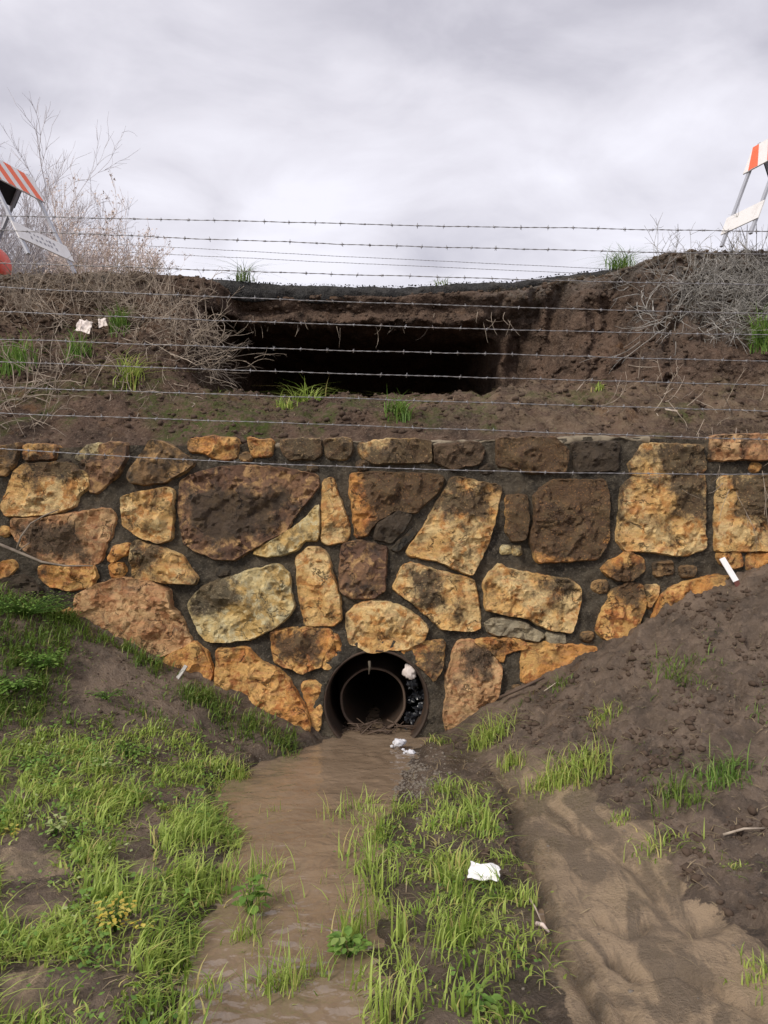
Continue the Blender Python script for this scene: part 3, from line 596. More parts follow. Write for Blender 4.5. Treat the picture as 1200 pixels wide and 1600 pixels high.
for tr in range(5000):
    a, b = fr.uniform(-10, 1210), fr.uniform(700, 1120)
    if math.hypot(a-588, b-1096) < 112 or len(chips) > 46: continue
    rr_ = fr.uniform(8, 13); aa, bb = np.array([a]), np.array([b])
    if max(float(poly_sd(aa, bb, q)[0]) for q in polys) > -rr_-2 or any(math.hypot(a-c_[0], b-c_[1]) < c_[2]+rr_+14 for c_ in chips): continue
    chips.append((a, b, rr_)); k_ = fr.integers(5, 8); ph = np.sort(fr.uniform(0, 6.28, k_)+np.arange(k_)*6.28/k_*.0); ph = np.arange(k_)*6.28/k_+fr.uniform(-.35, .35, k_)
    STONES.append((fr.choice(list('obtbdy')), [(a+rr_*fr.uniform(.55, 1.0)*math.cos(p_)*1.15, b+rr_*fr.uniform(.55, 1)*math.sin(p_)*.8) for p_ in ph]))
for i, (kd, pl) in enumerate(STONES): make_stone(kd, pl, i)
# pale cement capping strip along the crown of the wall
cx_ = np.linspace(wx(430, YW), wx(1015, YW), 150); tz = np.interp(cx_, mx, (Z+top_off)[:, -1]); A = []
for dy, dz in ((.06, -.034), (-.012, -.030), (-.022, -.012), (-.016, .006), (.01, .016), (.09, .022), (.2, .0)):
    A.append(np.stack([cx_, YW+dy+.03*fbm(cx_*5, dz*40, dy*9, 4, .6)+.02, tz+dz*(.75+.9*fbm(cx_*3.1, 2.2, 3, 3))+.012*fbm(cx_*11, dz*9, dy*30+2, 4)-.006], -1))
mesh_obj('capping', np.stack(A, 1).reshape(-1, 3), grid_faces(150, 7)[:, ::-1], plain('pale_cement', (.24, .20, .145), .95, 0, (.075, .058, .042), .1), wall)

# ------------------------------------------------------------------ culvert
def ringmesh(cx, cz, prof, n=56, wob=.0, seed=0):   # prof: list of (y, r)
    an = np.linspace(0, 2*math.pi, n, endpoint=False); V = []
    for (y, r) in prof:
        rr_ = r*(1+wob*perlin(np.cos(an)*2, np.sin(an)*2, seed+y*3)); V.append(np.stack([cx+rr_*np.cos(an), np.full(n, y), cz+rr_*np.sin(an)], -1))
    F_ = [(i*n+j, i*n+(j+1) % n, (i+1)*n+(j+1) % n, (i+1)*n+j) for i in range(len(prof)-1) for j in range(n)]
    return np.concatenate(V), F_
cul = empty('culvert_pipe', (PCX, YW, PCZ), 'round rusty culvert pipe mouth with a smaller pipe ring inside it', 'culvert')
pr = [(YW-.02, PR_+.004), (YW-.035, PR_-.004), (YW-.035, PR_-.014), (YW-.01, PR_-.02)]
y_ = YW
while y_ < 8.6: y_ += .035; pr.append((y_, PR_-.022+.009*math.sin(y_*70)))
mesh_obj('outer_pipe', *ringmesh(PCX, PCZ, pr), M['rust'], cul)
v_, f_ = ringmesh(PCX+.0, PCZ, [(YW+.05, PR_+.0), (YW-.01, PR_+.001), (YW-.018, PR_+.010), (YW-.004, PR_+.03), (YW+.04, PR_+.05)], 96, .09, 4)
mesh_obj('mortar_collar', v_, f_, M['collar'], cul)
IY = 5.43; IX, IZ, IR = wx(583, IY), wz(1094, IY), 49*IY/F
mesh_obj('inner_rim', *ringmesh(IX, IZ, [(IY+.02, IR+.012), (IY, IR+.012), (IY-.004, IR+.004), (IY, IR-.004), (IY+.03, IR-.006)], 56, .03, 2), M['rustrim'], cul)
mesh_obj('inner_pipe', *ringmesh(IX, IZ, [(IY+.01, IR-.003), (6.3, IR-.02), (6.9, IR-.03), (8.4, IR-.04)], 48), M['rust'], cul)
mesh_obj('end_plate', [(PCX+.5*math.cos(a), 8.5, PCZ+.5*math.sin(a)) for a in np.linspace(0, 2*math.pi, 24, endpoint=False)], [tuple(range(24))], M['rust'], cul)
v_, f_ = ringmesh(0, 0, [(0, 1)], 56); an = np.linspace(0, 2*math.pi, 56, endpoint=False)
wall_r = np.concatenate([np.stack([IX+(IR+.008)*np.cos(an), np.full(56, IY+.03), IZ+(IR+.008)*np.sin(an)], -1), np.stack([PCX+(PR_-.01)*np.cos(an), np.full(56, IY+.9), PCZ+(PR_-.01)*np.sin(an)], -1)])
mesh_obj('reducer', wall_r, [(j, (j+1) % 56, 56+(j+1) % 56, 56+j) for j in range(56)], M['rust'], cul)
mb = MB(); q = wp(577, 1046, 5.24); mb.tube([q+(0, 0, .06), q+(0.004, 0, .02), q+(-.003, 0, -.035)], [.010, .009, .004], 7); mb.build('mortar_drip', M['collar'], cul)
def blob(name, c, r, mat, seed, sq=(1, 1, 1), rough=.35, n=14):
    th = np.linspace(0, math.pi, n); ph = np.linspace(0, 2*math.pi, 2*n, endpoint=False); V = []; T, P = np.meshgrid(th, ph, indexing='ij')
    d = np.stack([np.sin(T)*np.cos(P), np.sin(T)*np.sin(P), np.cos(T)], -1); k_ = 1+rough*fbm(d[..., 0]*1.6+seed, d[..., 1]*1.6, d[..., 2]*1.6, 4, .55)
    V = (d*k_[..., None]*r*np.array(sq)).reshape(-1, 3); m_ = 2*n
    fc_ = [(i*m_+j, (i+1)*m_+j, (i+1)*m_+(j+1) % m_, i*m_+(j+1) % m_) for i in range(n-1) for j in range(m_)]
    return mesh_obj(name, V+np.asarray(c), fc_, mat, origin=c)
RK = ['highest wet black rock below the pale chunk inside the culvert', 'second wet black rock down inside the culvert mouth', 'third wet black rock down, nearest the inner ring, in the culvert', 'fourth wet black rock down at right in the culvert', 'fifth wet black rock down beside the inner ring in the culvert', 'wet black rock low at the right side of the culvert', 'lowest wet black rock above the water in the culvert']
for i, (a, b, r_) in enumerate([(645, 1070, .036), (655, 1086, .040), (640, 1093, .032), (657, 1108, .042), (641, 1120, .038), (655, 1133, .045), (637, 1147, .045)]):
    ob = blob('rock', wp(a, b, 5.43+.03*(i % 3)), r_, M['wetrock'], i*3.3+1, (1.1, 1, .8), .95, 12); tag(ob, RK[i], 'rock', 'wet rocks inside the culvert mouth'); ob.data.polygons.foreach_set('use_smooth', np.zeros(len(ob.data.polygons), bool))
tag(blob('stone_chunk', wp(641, 1048, 5.27), .055, M['pinkpaper'], 77, (.8, .6, 1.0), .5), 'pale pinkish stone chunk wedged at upper right of the culvert mouth', 'stone')
mb = MB()
for i in range(34):
    a = wp(random.uniform(548, 640), random.uniform(1132, 1150), random.uniform(5.3, 5.45)); d = np.array((random.uniform(-.12, .12), random.uniform(-.05, .05), random.uniform(-.03, .06)))
    mb.tube([a-d, a+(0, 0, random.uniform(-.01, .03)), a+d], random.uniform(.003, .007), 4)
tag(mb.build('twig_debris', M['rustrim']), 'tangle of twigs and debris caught at the foot of the inner pipe', 'debris', kind='stuff')
fo = np.random.default_rng(3); mb = MB()
for i in range(20):
    u_ = fo.normal(0, 1, 2); c = np.array(wp(626+u_[0]*8, 1162, 4.98+u_[1]*.035)); c[2] = .008+fo.uniform(0, .085)*math.exp(-(u_@u_)*.6); r_ = fo.uniform(.006, .014)
    o_ = blob('foam', c, r_*(1 if i > 4 else 2.4), M['foam'], i*2.2, (1, 1, .75), .4, 12 if i < 5 else 7); mb.add([tuple(v.co+o_.location) for v in o_.data.vertices], [tuple(p_.vertices) for p_ in o_.data.polygons]); bpy.data.objects.remove(o_)
tag(mb.build('foam', M['foam']), 'clump of white foam on the water below the culvert', 'foam', kind='stuff')

# ------------------------------------------------------------------ grass
def blades(P, hgt, wid, mat, name, lean=.5, az0=None, azs=3.2, parent=None, hue=None, seed=0):
    r_ = np.random.default_rng(seed); n = len(P); L = 5
    az = (az0 if az0 is not None else 0)+r_.uniform(-azs, azs, n); ln = lean*r_.uniform(.3, 1.6, n); hgt = np.broadcast_to(hgt, (n,)); wid = np.broadcast_to(wid, (n,))
    dx, dy = np.cos(az), np.sin(az); tw = az+math.pi/2+r_.uniform(-.7, .7, n); V = np.zeros((n, L, 2, 3))
    for i in range(L):
        t_ = i/(L-1); b_ = ln*t_**1.8; up = np.cos(np.minimum(b_*1.1, 1.5))
        cx = P[:, 0]+dx*hgt*b_*t_*.62; cy = P[:, 1]+dy*hgt*b_*t_*.62; cz = P[:, 2]-.008+hgt*t_*(1-.42*np.minimum(ln, 1.6)*t_**1.5*.8)
        hw = wid*.5*(1-t_**1.6)*(0.75+.5*min(1, t_*4)*.6)+.0003
        for s_, k_ in ((-1, 0), (1, 1)): V[:, i, k_, 0] = cx+s_*hw*np.cos(tw); V[:, i, k_, 1] = cy+s_*hw*np.sin(tw); V[:, i, k_, 2] = cz
    base_ = (np.arange(n)*L*2)[:, None]; q = np.concatenate([np.array([[2*i, 2*i+1, 2*i+3, 2*i+2]]) for i in range(L-1)]).reshape(1, -1)
    F_ = (base_+q).reshape(-1, 4); h_ = r_.uniform(0, 1, n) if hue is None else hue
    return mesh_obj(name, V.reshape(-1, 3), F_, mat, parent, attrs={'hue': np.repeat(h_, L*2)})
def clump_pts(cents, per, spread, r_):
    n = len(cents); k_ = r_.integers(max(1, per//2), per*2, n); idx = np.repeat(np.arange(n), k_)
    d = r_.normal(0, 1, (len(idx), 2))*spread; x = cents[idx, 0]+d[:, 0]; y = np.minimum(cents[idx, 1]+d[:, 1], 5.2)
    return x, y, idx
GR = {'left': [(-60, 1135), (70, 1150), (200, 1128), (330, 1165), (372, 1205), (335, 1262), (372, 1330), (350, 1400), (285, 1450), (305, 1600), (290, 1800), (-60, 1800)],
      'isl': [(572, 1262), (618, 1258), (700, 1262), (712, 1225), (752, 1225), (770, 1290), (800, 1345), (828, 1425), (848, 1500), (815, 1600), (800, 1800), (580, 1800), (560, 1545), (612, 1525), (590, 1430), (545, 1370)],
      'up': [(-60, 915), (60, 930), (115, 965), (105, 1060), (110, 1135), (-60, 1150)]}
def area_clumps(poly, n, seed, thr, fr=4.0, edge=12):
    r_ = np.random.default_rng(seed); x = r_.uniform(-3.2, 2.2, n*6); y = 1.8+(5.2-1.8)*r_.uniform(0, 1, n*6)**.9
    z = ground_base(x, y); a, b = pxy(x, y, z)
    m_ = (poly_sd(a, b, poly)+14*perlin(x*6, y*6, 1.2) > 0) & (fbm(x*fr, y*fr, seed*1.3, 3) > thr)
    for q in BARE: m_ &= poly_sd(a, b, q) < -6
    x, y = x[m_][:n], y[m_][:n]; return np.stack([x, y], -1)
gr_ = np.random.default_rng(21)
def lawn(poly, n, seed, thr, per, h0, h1, wid, lean, az0, azs, label, mat='grass', sp=.03):
    r_ = np.random.default_rng(seed+100); c = area_clumps(poly, n, seed, thr); x, y, idx = clump_pts(c, per, sp, r_)
    P = np.stack([x, y, np.maximum(ground_h(x, y), -.02)], -1); near = sstep(4.6, 2.5, y)
    ch = np.exp(r_.normal(0, .38, len(c)))[idx]; ca = r_.normal(0, azs, len(c))[idx]; hh_ = np.clip((r_.normal(.46, .24, len(c))+.35*perlin(c[:, 0]*2.2, c[:, 1]*2.2, 4))[idx]+r_.normal(0, .17, len(x)), 0, .79); dead = r_.uniform(0, 1, len(x)) < .07; hh_ = np.where(dead, .95, hh_)
    h_ = (h0+(h1-h0)*near)*r_.uniform(.45, 1.3, len(x))*np.clip(ch, .4, 2.0)
    tag(blades(P, h_, wid*r_.uniform(.55, 1.4, len(x)), M[mat], 'grass', lean, az0+ca+r_.normal(0, .55, len(x)), .3, hue=hh_, seed=seed), label, 'grass', kind='stuff')
lawn(GR['left'], 2000, 31, .03, 9, .05, .088, .0078, 1.15, .5, 1.1, 'bright green wet grass covering the left bank of the stream')
lawn(GR['left'], 1200, 33, .06, 11, .035, .05, .0085, 1.6, .6, 2.2, 'short matted grass low on the left bank', sp=.04)
lawn(GR['isl'], 700, 41, .04, 9, .075, .108, .0070, .7, 1.2, 1.6, 'bright green grass on the silt flat right of the stream', sp=.026)
lawn(GR['isl'], 800, 43, -.05, 11, .04, .055, .0080, 1.4, 1.0, 2.5, 'short matted grass on the silt flat', sp=.045)
# tufts standing in the water
tl = [(430, 1290, .06, 9), (525, 1300, .09, 14), (548, 1285, .10, 9), (400, 1400, .10, 18), (425, 1385, .09, 14), (445, 1345, .05, 6), (350, 1400, .09, 10), (365, 1385, .08, 8), (402, 1450, .10, 14), (450, 1430, .07, 8), (385, 1500, .10, 22), (410, 1520, .08, 14),
      (430, 1580, .10, 26), (460, 1570, .10, 20), (490, 1560, .09, 14), (405, 1590, .08, 14), (540, 1480, .09, 14), (560, 1460, .09, 9), (520, 1395, .06, 6), (585, 1395, .08, 8), (575, 1330, .08, 9), (480, 1480, .10, 3), (455, 1350, .04, 5), (320, 1575, .06, 14), (540, 1440, .08, 8)]
ptx = []; hh = []
for a, b, h_, n in tl:
    gxp, gyp, _ = on_ground(np.array([a]), np.array([b]))
    for j in range(int(n*2.6)): ptx.append((gxp[0]+random.gauss(0, .036), gyp[0]+random.gauss(0, .036))); hh.append(h_*random.uniform(.35, 1.25)*1.75)
ptx = np.array(ptx); P = np.stack([ptx[:, 0], ptx[:, 1], np.minimum(ground_h(ptx[:, 0], ptx[:, 1]), .01)], -1)
tag(blades(P, np.array(hh)+.03, .0072, M['grass'], 'grass', .55, None, seed=3), 'thin green grass blades standing in the muddy stream', 'grass', kind='stuff')
# darker growth on the upper left bank and along the foot of the wall
c3 = area_clumps(GR['up'], 1500, 51, -.38); ln_ = np.array([(95, 955), (130, 975), (190, 1000), (250, 1035), (290, 1075), (330, 1105), (390, 1130), (440, 1150), (475, 1165)]); ex_ = []
for i in range(230):
    s_ = gr_.uniform(0, len(ln_)-1.001); j = int(s_); q = ln_[j]*(1-s_+j)+ln_[j+1]*(s_-j)+gr_.normal(0, 13, 2)+(0, 5); 
    if perlin(q[0]*.03, q[1]*.03, 6.6) > -.12: ex_.append(q)
ex_ = np.array(ex_); a, b, _ = on_ground(ex_[:, 0], ex_[:, 1]); c3 = np.concatenate([c3, np.stack([a, np.minimum(b, 5.12)], -1)])
x, y, idx = clump_pts(c3, 8, .028, gr_); y = np.minimum(y, 5.16); P = np.stack([x, y, ground_h(x, y)], -1)
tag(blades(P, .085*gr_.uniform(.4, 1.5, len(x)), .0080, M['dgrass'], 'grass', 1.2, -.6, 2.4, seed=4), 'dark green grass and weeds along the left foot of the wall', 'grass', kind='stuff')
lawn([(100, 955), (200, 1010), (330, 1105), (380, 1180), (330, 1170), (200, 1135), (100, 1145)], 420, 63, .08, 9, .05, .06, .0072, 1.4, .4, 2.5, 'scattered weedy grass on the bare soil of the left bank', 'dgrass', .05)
lawn([(820, 1090), (1200, 960), (1200, 1450), (1080, 1380), (1000, 1270), (900, 1215), (800, 1180)], 90, 65, .05, 8, .035, .04, .0060, 1.5, .4, 3, 'sparse flattened grass on the right mud slope', 'dgrass', .04)
def leaf_cover(poly, n, seed, thr, s0, s1, up, mat, label):
    r_ = np.random.default_rng(seed); c = area_clumps(poly, n, seed, thr); x, y, idx = clump_pts(c, 7, .035, r_); m_ = len(x); z = np.maximum(ground_h(x, y), 0)+r_.uniform(.005, up, m_)
    an = r_.uniform(0, 6.28, m_); d = np.stack([np.cos(an), np.sin(an), r_.uniform(-.4, .6, m_)], -1); d /= np.linalg.norm(d, axis=1)[:, None]; sd_ = np.stack([-np.sin(an), np.cos(an), r_.normal(0, .3, m_)], -1); l = r_.uniform(s0, s1, m_)[:, None]; P = np.stack([x, y, z], -1); sd_ = sd_*l*.36
    V = np.stack([P, P+d*l*.45+sd_, P+d*l, P+d*l*.45-sd_, P+d*l*.5+(0, 0, .002)], 1).reshape(-1, 3); b = (np.arange(m_)*5)[:, None, None]; F_ = (b+np.array([[0, 1, 4], [1, 2, 4], [2, 3, 4], [3, 0, 4]])[None]).reshape(-1, 3)
    return tag(mesh_obj('leaf_cover', V, F_, M[mat], attrs={'hue': np.repeat(np.clip(r_.normal(.45, .3, len(c)), 0, 1)[idx], 5)}), label, 'weeds', kind='stuff')
leaf_cover(GR['left'], 520, 71, .02, .012, .030, .07, 'leaf', 'small broad-leaved weeds mixed into the grass of the left bank')
leaf_cover(GR['up'], 420, 73, -.2, .014, .032, .10, 'leaf', 'broad-leaved weeds mixed into the dark growth at the far left')
leaf_cover(GR['left'], 60, 75, .1, .012, .026, .07, 'paleleaf', 'pale leaves sprinkled through the left grass')
leaf_cover(GR['isl'], 130, 77, .1, .012, .026, .05, 'leaf', 'small broad-leaved weeds in the grass of the silt flat')
leaf_cover([(100, 955), (330, 1105), (380, 1180), (200, 1135), (100, 1145)], 130, 79, .0, .012, .028, .05, 'leaf', 'small leafy weeds on the bare soil of the left bank')
# separate tufts on the right-hand mud and on the crest
def tuft(px, py, hpx, n, label, group=None, mat='grass', spread=.05, bank=False, lean=.6, fixed=None):
    if fixed is not None: q = np.asarray(fixed, float)
    elif bank: q = bank_pt(px, py)+(0, -.02, .035)
    else:
        a, b, c = on_ground(np.array([px]), np.array([py])); q = np.array((a[0], b[0], c[0]))
    h_ = hpx*q[1]/F*(1.75 if bank or fixed is not None else 1.15); n = int(n*1.4); r_ = np.random.default_rng(int(px*7+py)); d = r_.normal(0, spread, (n, 2)); lean = lean*(2.0 if bank or fixed is not None else 1.3); P = np.stack([q[0]+d[:, 0], q[1]+d[:, 1]*.8, np.full(n, q[2])], -1)
    if bank:
        dd = np.sqrt((EX2-q[0])**2*.8+(EY-q[1])**2*1.4+(EZ-q[2])**2*1.4).ravel(); cand = np.flatnonzero(dd < spread*1.5+.03); wgt = np.exp(-(dd[cand]/(spread+.02))**2*1.2)+1e-6
        sv = r_.choice(cand, n, p=wgt/wgt.sum()); P = np.stack([EX2.ravel()[sv], EY.ravel()[sv], EZ.ravel()[sv]], -1)+r_.normal(0, .008, (n, 3))
    if not bank and fixed is None: P[:, 2] = ground_h(P[:, 0], P[:, 1])
    o = blades(P, h_*r_.uniform(.2, 1.25, n), .0062 if not bank else .0095, M[mat], 'grass_tuft', lean, None, seed=int(px))
    o.data.transform(__import__('mathutils').Matrix.Translation(-Vector(q))); o.location = q
    return tag(o, label, 'grass tuft', group)
tuft(765, 1160, 40, 150, 'long yellow-green grass tuft just right of the culvert on the mud', spread=.07, lean=1.1)
tuft(800, 1200, 30, 70, 'small bright green tuft at the top end of the sand fan', spread=.04)
tuft(905, 1215, 48, 190, 'largest bright green tuft, at the top of the sandy fan', spread=.075, lean=.8)
tuft(855, 1228, 30, 110, 'low bright green tuft just left of the largest tuft on the sand', spread=.06, lean=.9)
tuft(945, 1122, 22, 70, 'pale sparse tuft alone on the dark mud slope below the wall', spread=.05, lean=1.1)
tuft(1065, 1055, 26, 110, 'flattened dark tuft with dry blades high on the right mud slope', mat='dgrass', spread=.09, lean=1.3)
tuft(1130, 1225, 40, 130, 'leafy green tuft near the right edge beside churned mud', mat='leaf', spread=.07, lean=.9)
tuft(1060, 1258, 34, 120, 'dark green tuft left of the leafy tuft near the right edge', mat='dgrass', spread=.07, lean=.9)
tuft(970, 1285, 14, 50, 'tiny green sprig in the middle of the tan sand', spread=.03)
tuft(1030, 1330, 30, 60, 'sparse yellowish grass on the mud right of the sand', spread=.07, lean=1.0)
tuft(1195, 1530, 30, 70, 'pale grass tuft cut by the right edge of the sand', spread=.05)
tuft(695, 1245, 26, 70, 'small yellow-green tuft on the gravel right of the stream', spread=.05, lean=.9)
tuft(640, 1270, 22, 50, 'low flat tuft below the gravel patch', spread=.05, lean=1.2)
tuft(685, 1162, 14, 50, 'mossy sprig at the right foot of the culvert', spread=.04, lean=1.1)
tuft(1140, 1360, 14, 30, 'tiny yellow sprig on the churned mud at the right', spread=.03)
tuft(872, 1075, 22, 40, 'dry sprig beside the twigs at the foot of the wall', mat='dgrass', spread=.05, lean=1.3)
tuft(372, 1218, 34, 110, 'yellow-green tuft hanging over the left edge of the stream', spread=.035, lean=.8)
tuft(485, 648, 30, 120, 'bright green tuft on the crest in front of the left part of the dark hole', bank=True, spread=.10, lean=.9)
tuft(445, 640, 16, 60, 'smaller green tuft left of the brightest tuft on the crest', bank=True, spread=.05)
tuft(625, 655, 28, 100, 'low green tuft on the crest near the middle of the hole', bank=True, mat='leaf', spread=.06, lean=1.0)
tuft(350, 665, 22, 160, 'mossy green patch of grass above the wall at left', bank=True, mat='dgrass', spread=.14, lean=1.1)
tuft(200, 605, 34, 90, 'yellow-green tuft in the middle of the left bank', bank=True, spread=.06, lean=.8)
tuft(185, 520, 26, 110, 'bright green weed beside the pinkish litter on the left bank', bank=True, mat='leaf', spread=.06)
tuft(25, 575, 34, 150, 'green weeds at the left edge of the bank', bank=True, mat='leaf', spread=.11)
tuft(120, 555, 28, 80, 'thin green weeds on the left bank below the dead brush', bank=True, mat='leaf', spread=.10)
tuft(1195, 545, 40, 140, 'green weed at the right edge under the grey brush', bank=True, mat='leaf', spread=.10)
tuft(930, 612, 8, 30, 'tiny green sprig at the foot of the eroded bank', bank=True, spread=.03)
for px, py, hp, n_, lb in [(385, 446, 24, 70, 'pale green weed on the road edge above the left of the hole'), (975, 412, 22, 140, 'dense dark green weed on the road edge at right'), (688, 440, 8, 30, 'tiny weed on the road edge above the middle of the hole')]:
    X0 = wx(px, 7.45); tuft(px, py, hp, n_, lb, mat='leaf' if n_ > 100 else 'dgrass', spread=.07 if n_ > 100 else .05, fixed=(X0, float(road_y(X0))+.04, float(road_z(X0))-.0), lean=.9)

# broad-leaved weeds
def leafy(px, py, n, size, rise, mat, name, label, bank=False, spread=.06):
    if bank: q = bank_pt(px, py)
    else:
        a, b, c = on_ground(np.array([px]), np.array([py])); q = np.array((a[0], b[0], max(c[0], 0)))
    r_ = np.random.default_rng(int(px*3+py)); V = []; F_ = []; H = []; mb = MB()
    root = empty(name, q, label, 'weed')
    for i in range(int(n*1.9)):
        an = r_.uniform(0, 6.28); rad = spread*1.1*math.sqrt(r_.uniform(.02, 1)); tip = q+np.array((math.cos(an)*rad, math.sin(an)*rad*.8, rise*r_.uniform(.3, 1.1)))
        if i % 3 == 0: mb.tube([q+(tip-q)*.0, q+(tip-q)*.5+np.array((0, 0, .012)), tip], [.002, .0016, .001], 4)
        l = size*r_.uniform(.6, 1.3); wdt = l*r_.uniform(.32, .5); d = np.array((math.cos(an), math.sin(an), r_.uniform(-.5, .35))); d /= np.linalg.norm(d); sd = np.cross(d, (0, 0, 1)); sd /= np.linalg.norm(sd); up = np.cross(sd, d)
        b0 = len(V); pts = [tip, tip+d*l*.3+sd*wdt*.8+up*.1*l, tip+d*l*.7+sd*wdt*.75+up*.08*l, tip+d*l, tip+d*l*.7-sd*wdt*.75+up*.08*l, tip+d*l*.3-sd*wdt*.8+up*.1*l, tip+d*l*.5]
        V += pts; F_ += [(b0, b0+1, b0+6), (b0+1, b0+2, b0+6), (b0+2, b0+3, b0+6), (b0+3, b0+4, b0+6), (b0+4, b0+5, b0+6), (b0+5, b0, b0+6)]; H += [r_.uniform(0, 1)]*7
    mesh_obj('leaves', V, F_, M[mat], root, attrs={'hue': H}); mb.build('stems', M['leaf'], root)
leafy(180, 1470, 46, .019, .11, 'yleaf', 'yellow_weed', 'weed with bright yellow leaves in the grass at lower left', spread=.055)
leafy(225, 1480, 14, .015, .06, 'yleaf', 'yellow_weed', 'small yellow-leaved sprig just right of the larger yellow weed', spread=.03)
leafy(18, 1312, 9, .020, .03, 'yleaf', 'yellow_weed', 'single yellow leaf cluster at the left edge of the grass', spread=.03)
leafy(88, 1315, 16, .026, .09, 'paleleaf', 'pale_weed', 'pale green-white leaf cluster in the grass at mid left', spread=.03)
leafy(160, 1212, 18, .024, .08, 'paleleaf', 'pale_weed', 'pale leaf cluster high in the left grass below the bare soil', spread=.045)
leafy(392, 1460, 18, .046, .14, 'leaf', 'broadleaf_weed', 'broad-leaved dark green plant standing in the stream at left', spread=.04)
leafy(545, 1510, 20, .040, .08, 'leaf', 'broadleaf_weed', 'low broad-leaved green plant at the lower edge of the stream', spread=.05)
leafy(745, 1585, 12, .03, .05, 'leaf', 'broadleaf_weed', 'small broad-leaved plant in the grass at the bottom right of the stream', spread=.05)
leafy(65, 1050, 120, .026, .12, 'leaf', 'leafy_weed', 'bushy bright leafy weed on the upper left bank', spread=.12)
leafy(25, 1090, 110, .024, .08, 'leaf', 'leafy_weed', 'leafy weed at the left edge below the bushy one', spread=.12)
leafy(40, 965, 230, .022, .14, 'leaf', 'leafy_weed', 'dense dark leafy weeds against the wall at the far left', spread=.28)
leafy(165, 1095, 40, .020, .06, 'leaf', 'leafy_weed', 'low leafy weed on the bare soil left of the bank', spread=.10)
leafy(240, 1040, 18, .022, .05, 'leaf', 'leafy_weed', 'small bright weed against the wall beside the white stake', spread=.05)
leafy(55, 1205, 50, .022, .07, 'leaf', 'leafy_weed', 'leafy weed among the grass near the left edge', spread=.12)
leafy(200, 1180, 50, .020, .06, 'leaf', 'leafy_weed', 'leafy weed at the upper edge of the left grass', spread=.12)

# clods, gravel, pebbles
def scatter(name, pts, rmin, rmax, mat, label, cat, seed):
    r_ = np.random.default_rng(seed); n = len(pts)
    t_ = (1+5**.5)/2; iv = np.array([(-1, t_, 0), (1, t_, 0), (-1, -t_, 0), (1, -t_, 0), (0, -1, t_), (0, 1, t_), (0, -1, -t_), (0, 1, -t_), (t_, 0, -1), (t_, 0, 1), (-t_, 0, -1), (-t_, 0, 1)])/1.9
    fi = np.array([(0, 11, 5), (0, 5, 1), (0, 1, 7), (0, 7, 10), (0, 10, 11), (1, 5, 9), (5, 11, 4), (11, 10, 2), (10, 7, 6), (7, 1, 8), (3, 9, 4), (3, 4, 2), (3, 2, 6), (3, 6, 8), (3, 8, 9), (4, 9, 5), (2, 4, 11), (6, 2, 10), (8, 6, 7), (9, 8, 1)])
    s_ = rmin+(rmax-rmin)*r_.uniform(0, 1, n)**2.5; V = iv[None]*(1+r_.uniform(-.3, .3, (n, 12, 1)))*s_[:, None, None]*np.array((1, 1, .75))*r_.uniform(.7, 1.3, (n, 1, 3))+np.asarray(pts)[:, None, :]
    return tag(mesh_obj(name, V.reshape(-1, 3), (fi[None]+(np.arange(n)*12)[:, None, None]).reshape(-1, 3), mat, smooth=False), label, cat, kind='stuff')
r_ = np.random.default_rng(77)
x = r_.uniform(.45, 2.9, 6000); y = r_.uniform(2.2, 5.15, 6000); z = ground_base(x, y); k_ = (sand_mask(x, y, z) < .35) & (fbm(x*3, y*3, 4, 3) > -.05); x, y = x[k_], y[k_]
scatter('mud_clods', np.stack([x, y, ground_h(x, y)], -1), .004, .028, M['clod'], 'brown mud clods scattered over the right bank', 'clods', 5)
x = r_.uniform(-2.8, -.3, 900); y = r_.uniform(3.2, 5.15, 900); z = ground_h(x, y); k_ = z > .03; scatter('mud_clods', np.stack([x, y, z], -1)[k_], .003, .014, M['clod'], 'small soil clods on the left bank', 'clods', 6)
gp = np.stack([r_.normal(648, 26, 700), r_.normal(1218, 22, 700)], -1); a, b, c = on_ground(gp[:, 0], gp[:, 1])
scatter('gravel', np.stack([a, b, c], -1), .004, .014, M['pebble'], 'wet gravel patch right of the stream below the culvert', 'gravel', 7)
x = r_.uniform(-2.5, 2.9, 500); y = r_.uniform(2.2, 5.15, 500); z = ground_h(x, y); k_ = z > .03; scatter('pebbles', np.stack([x, y, z], -1)[k_], .002, .009, M['pebble'], 'pale pebbles sprinkled over the mud', 'pebbles', 8)
sel = r_.integers(0, EX.size, 9000); pp = np.stack([EX2.ravel(), EY.ravel(), EZ.ravel()], -1)[sel]; k_ = (np.abs(pp[:, 0]) < 4.2) & (pp[:, 1] < 7.6) & (U.ravel()[sel] > .3); pp = pp[k_]
scatter('soil_clods', pp, .006, .030, M['clod'], 'dark soil clods over the eroded embankment', 'clods', 9)
sel = r_.integers(0, EX.size, 9000); pp = np.stack([EX2.ravel(), EY.ravel(), EZ.ravel()], -1)[sel]; k_ = (grey.ravel()[sel] > .5) & (np.abs(pp[:, 0]) < 4.4); scatter('roadside_gravel', pp[k_], .006, .024, M['pebble'], 'grey gravel on the road shoulder above the bank', 'gravel', 10)

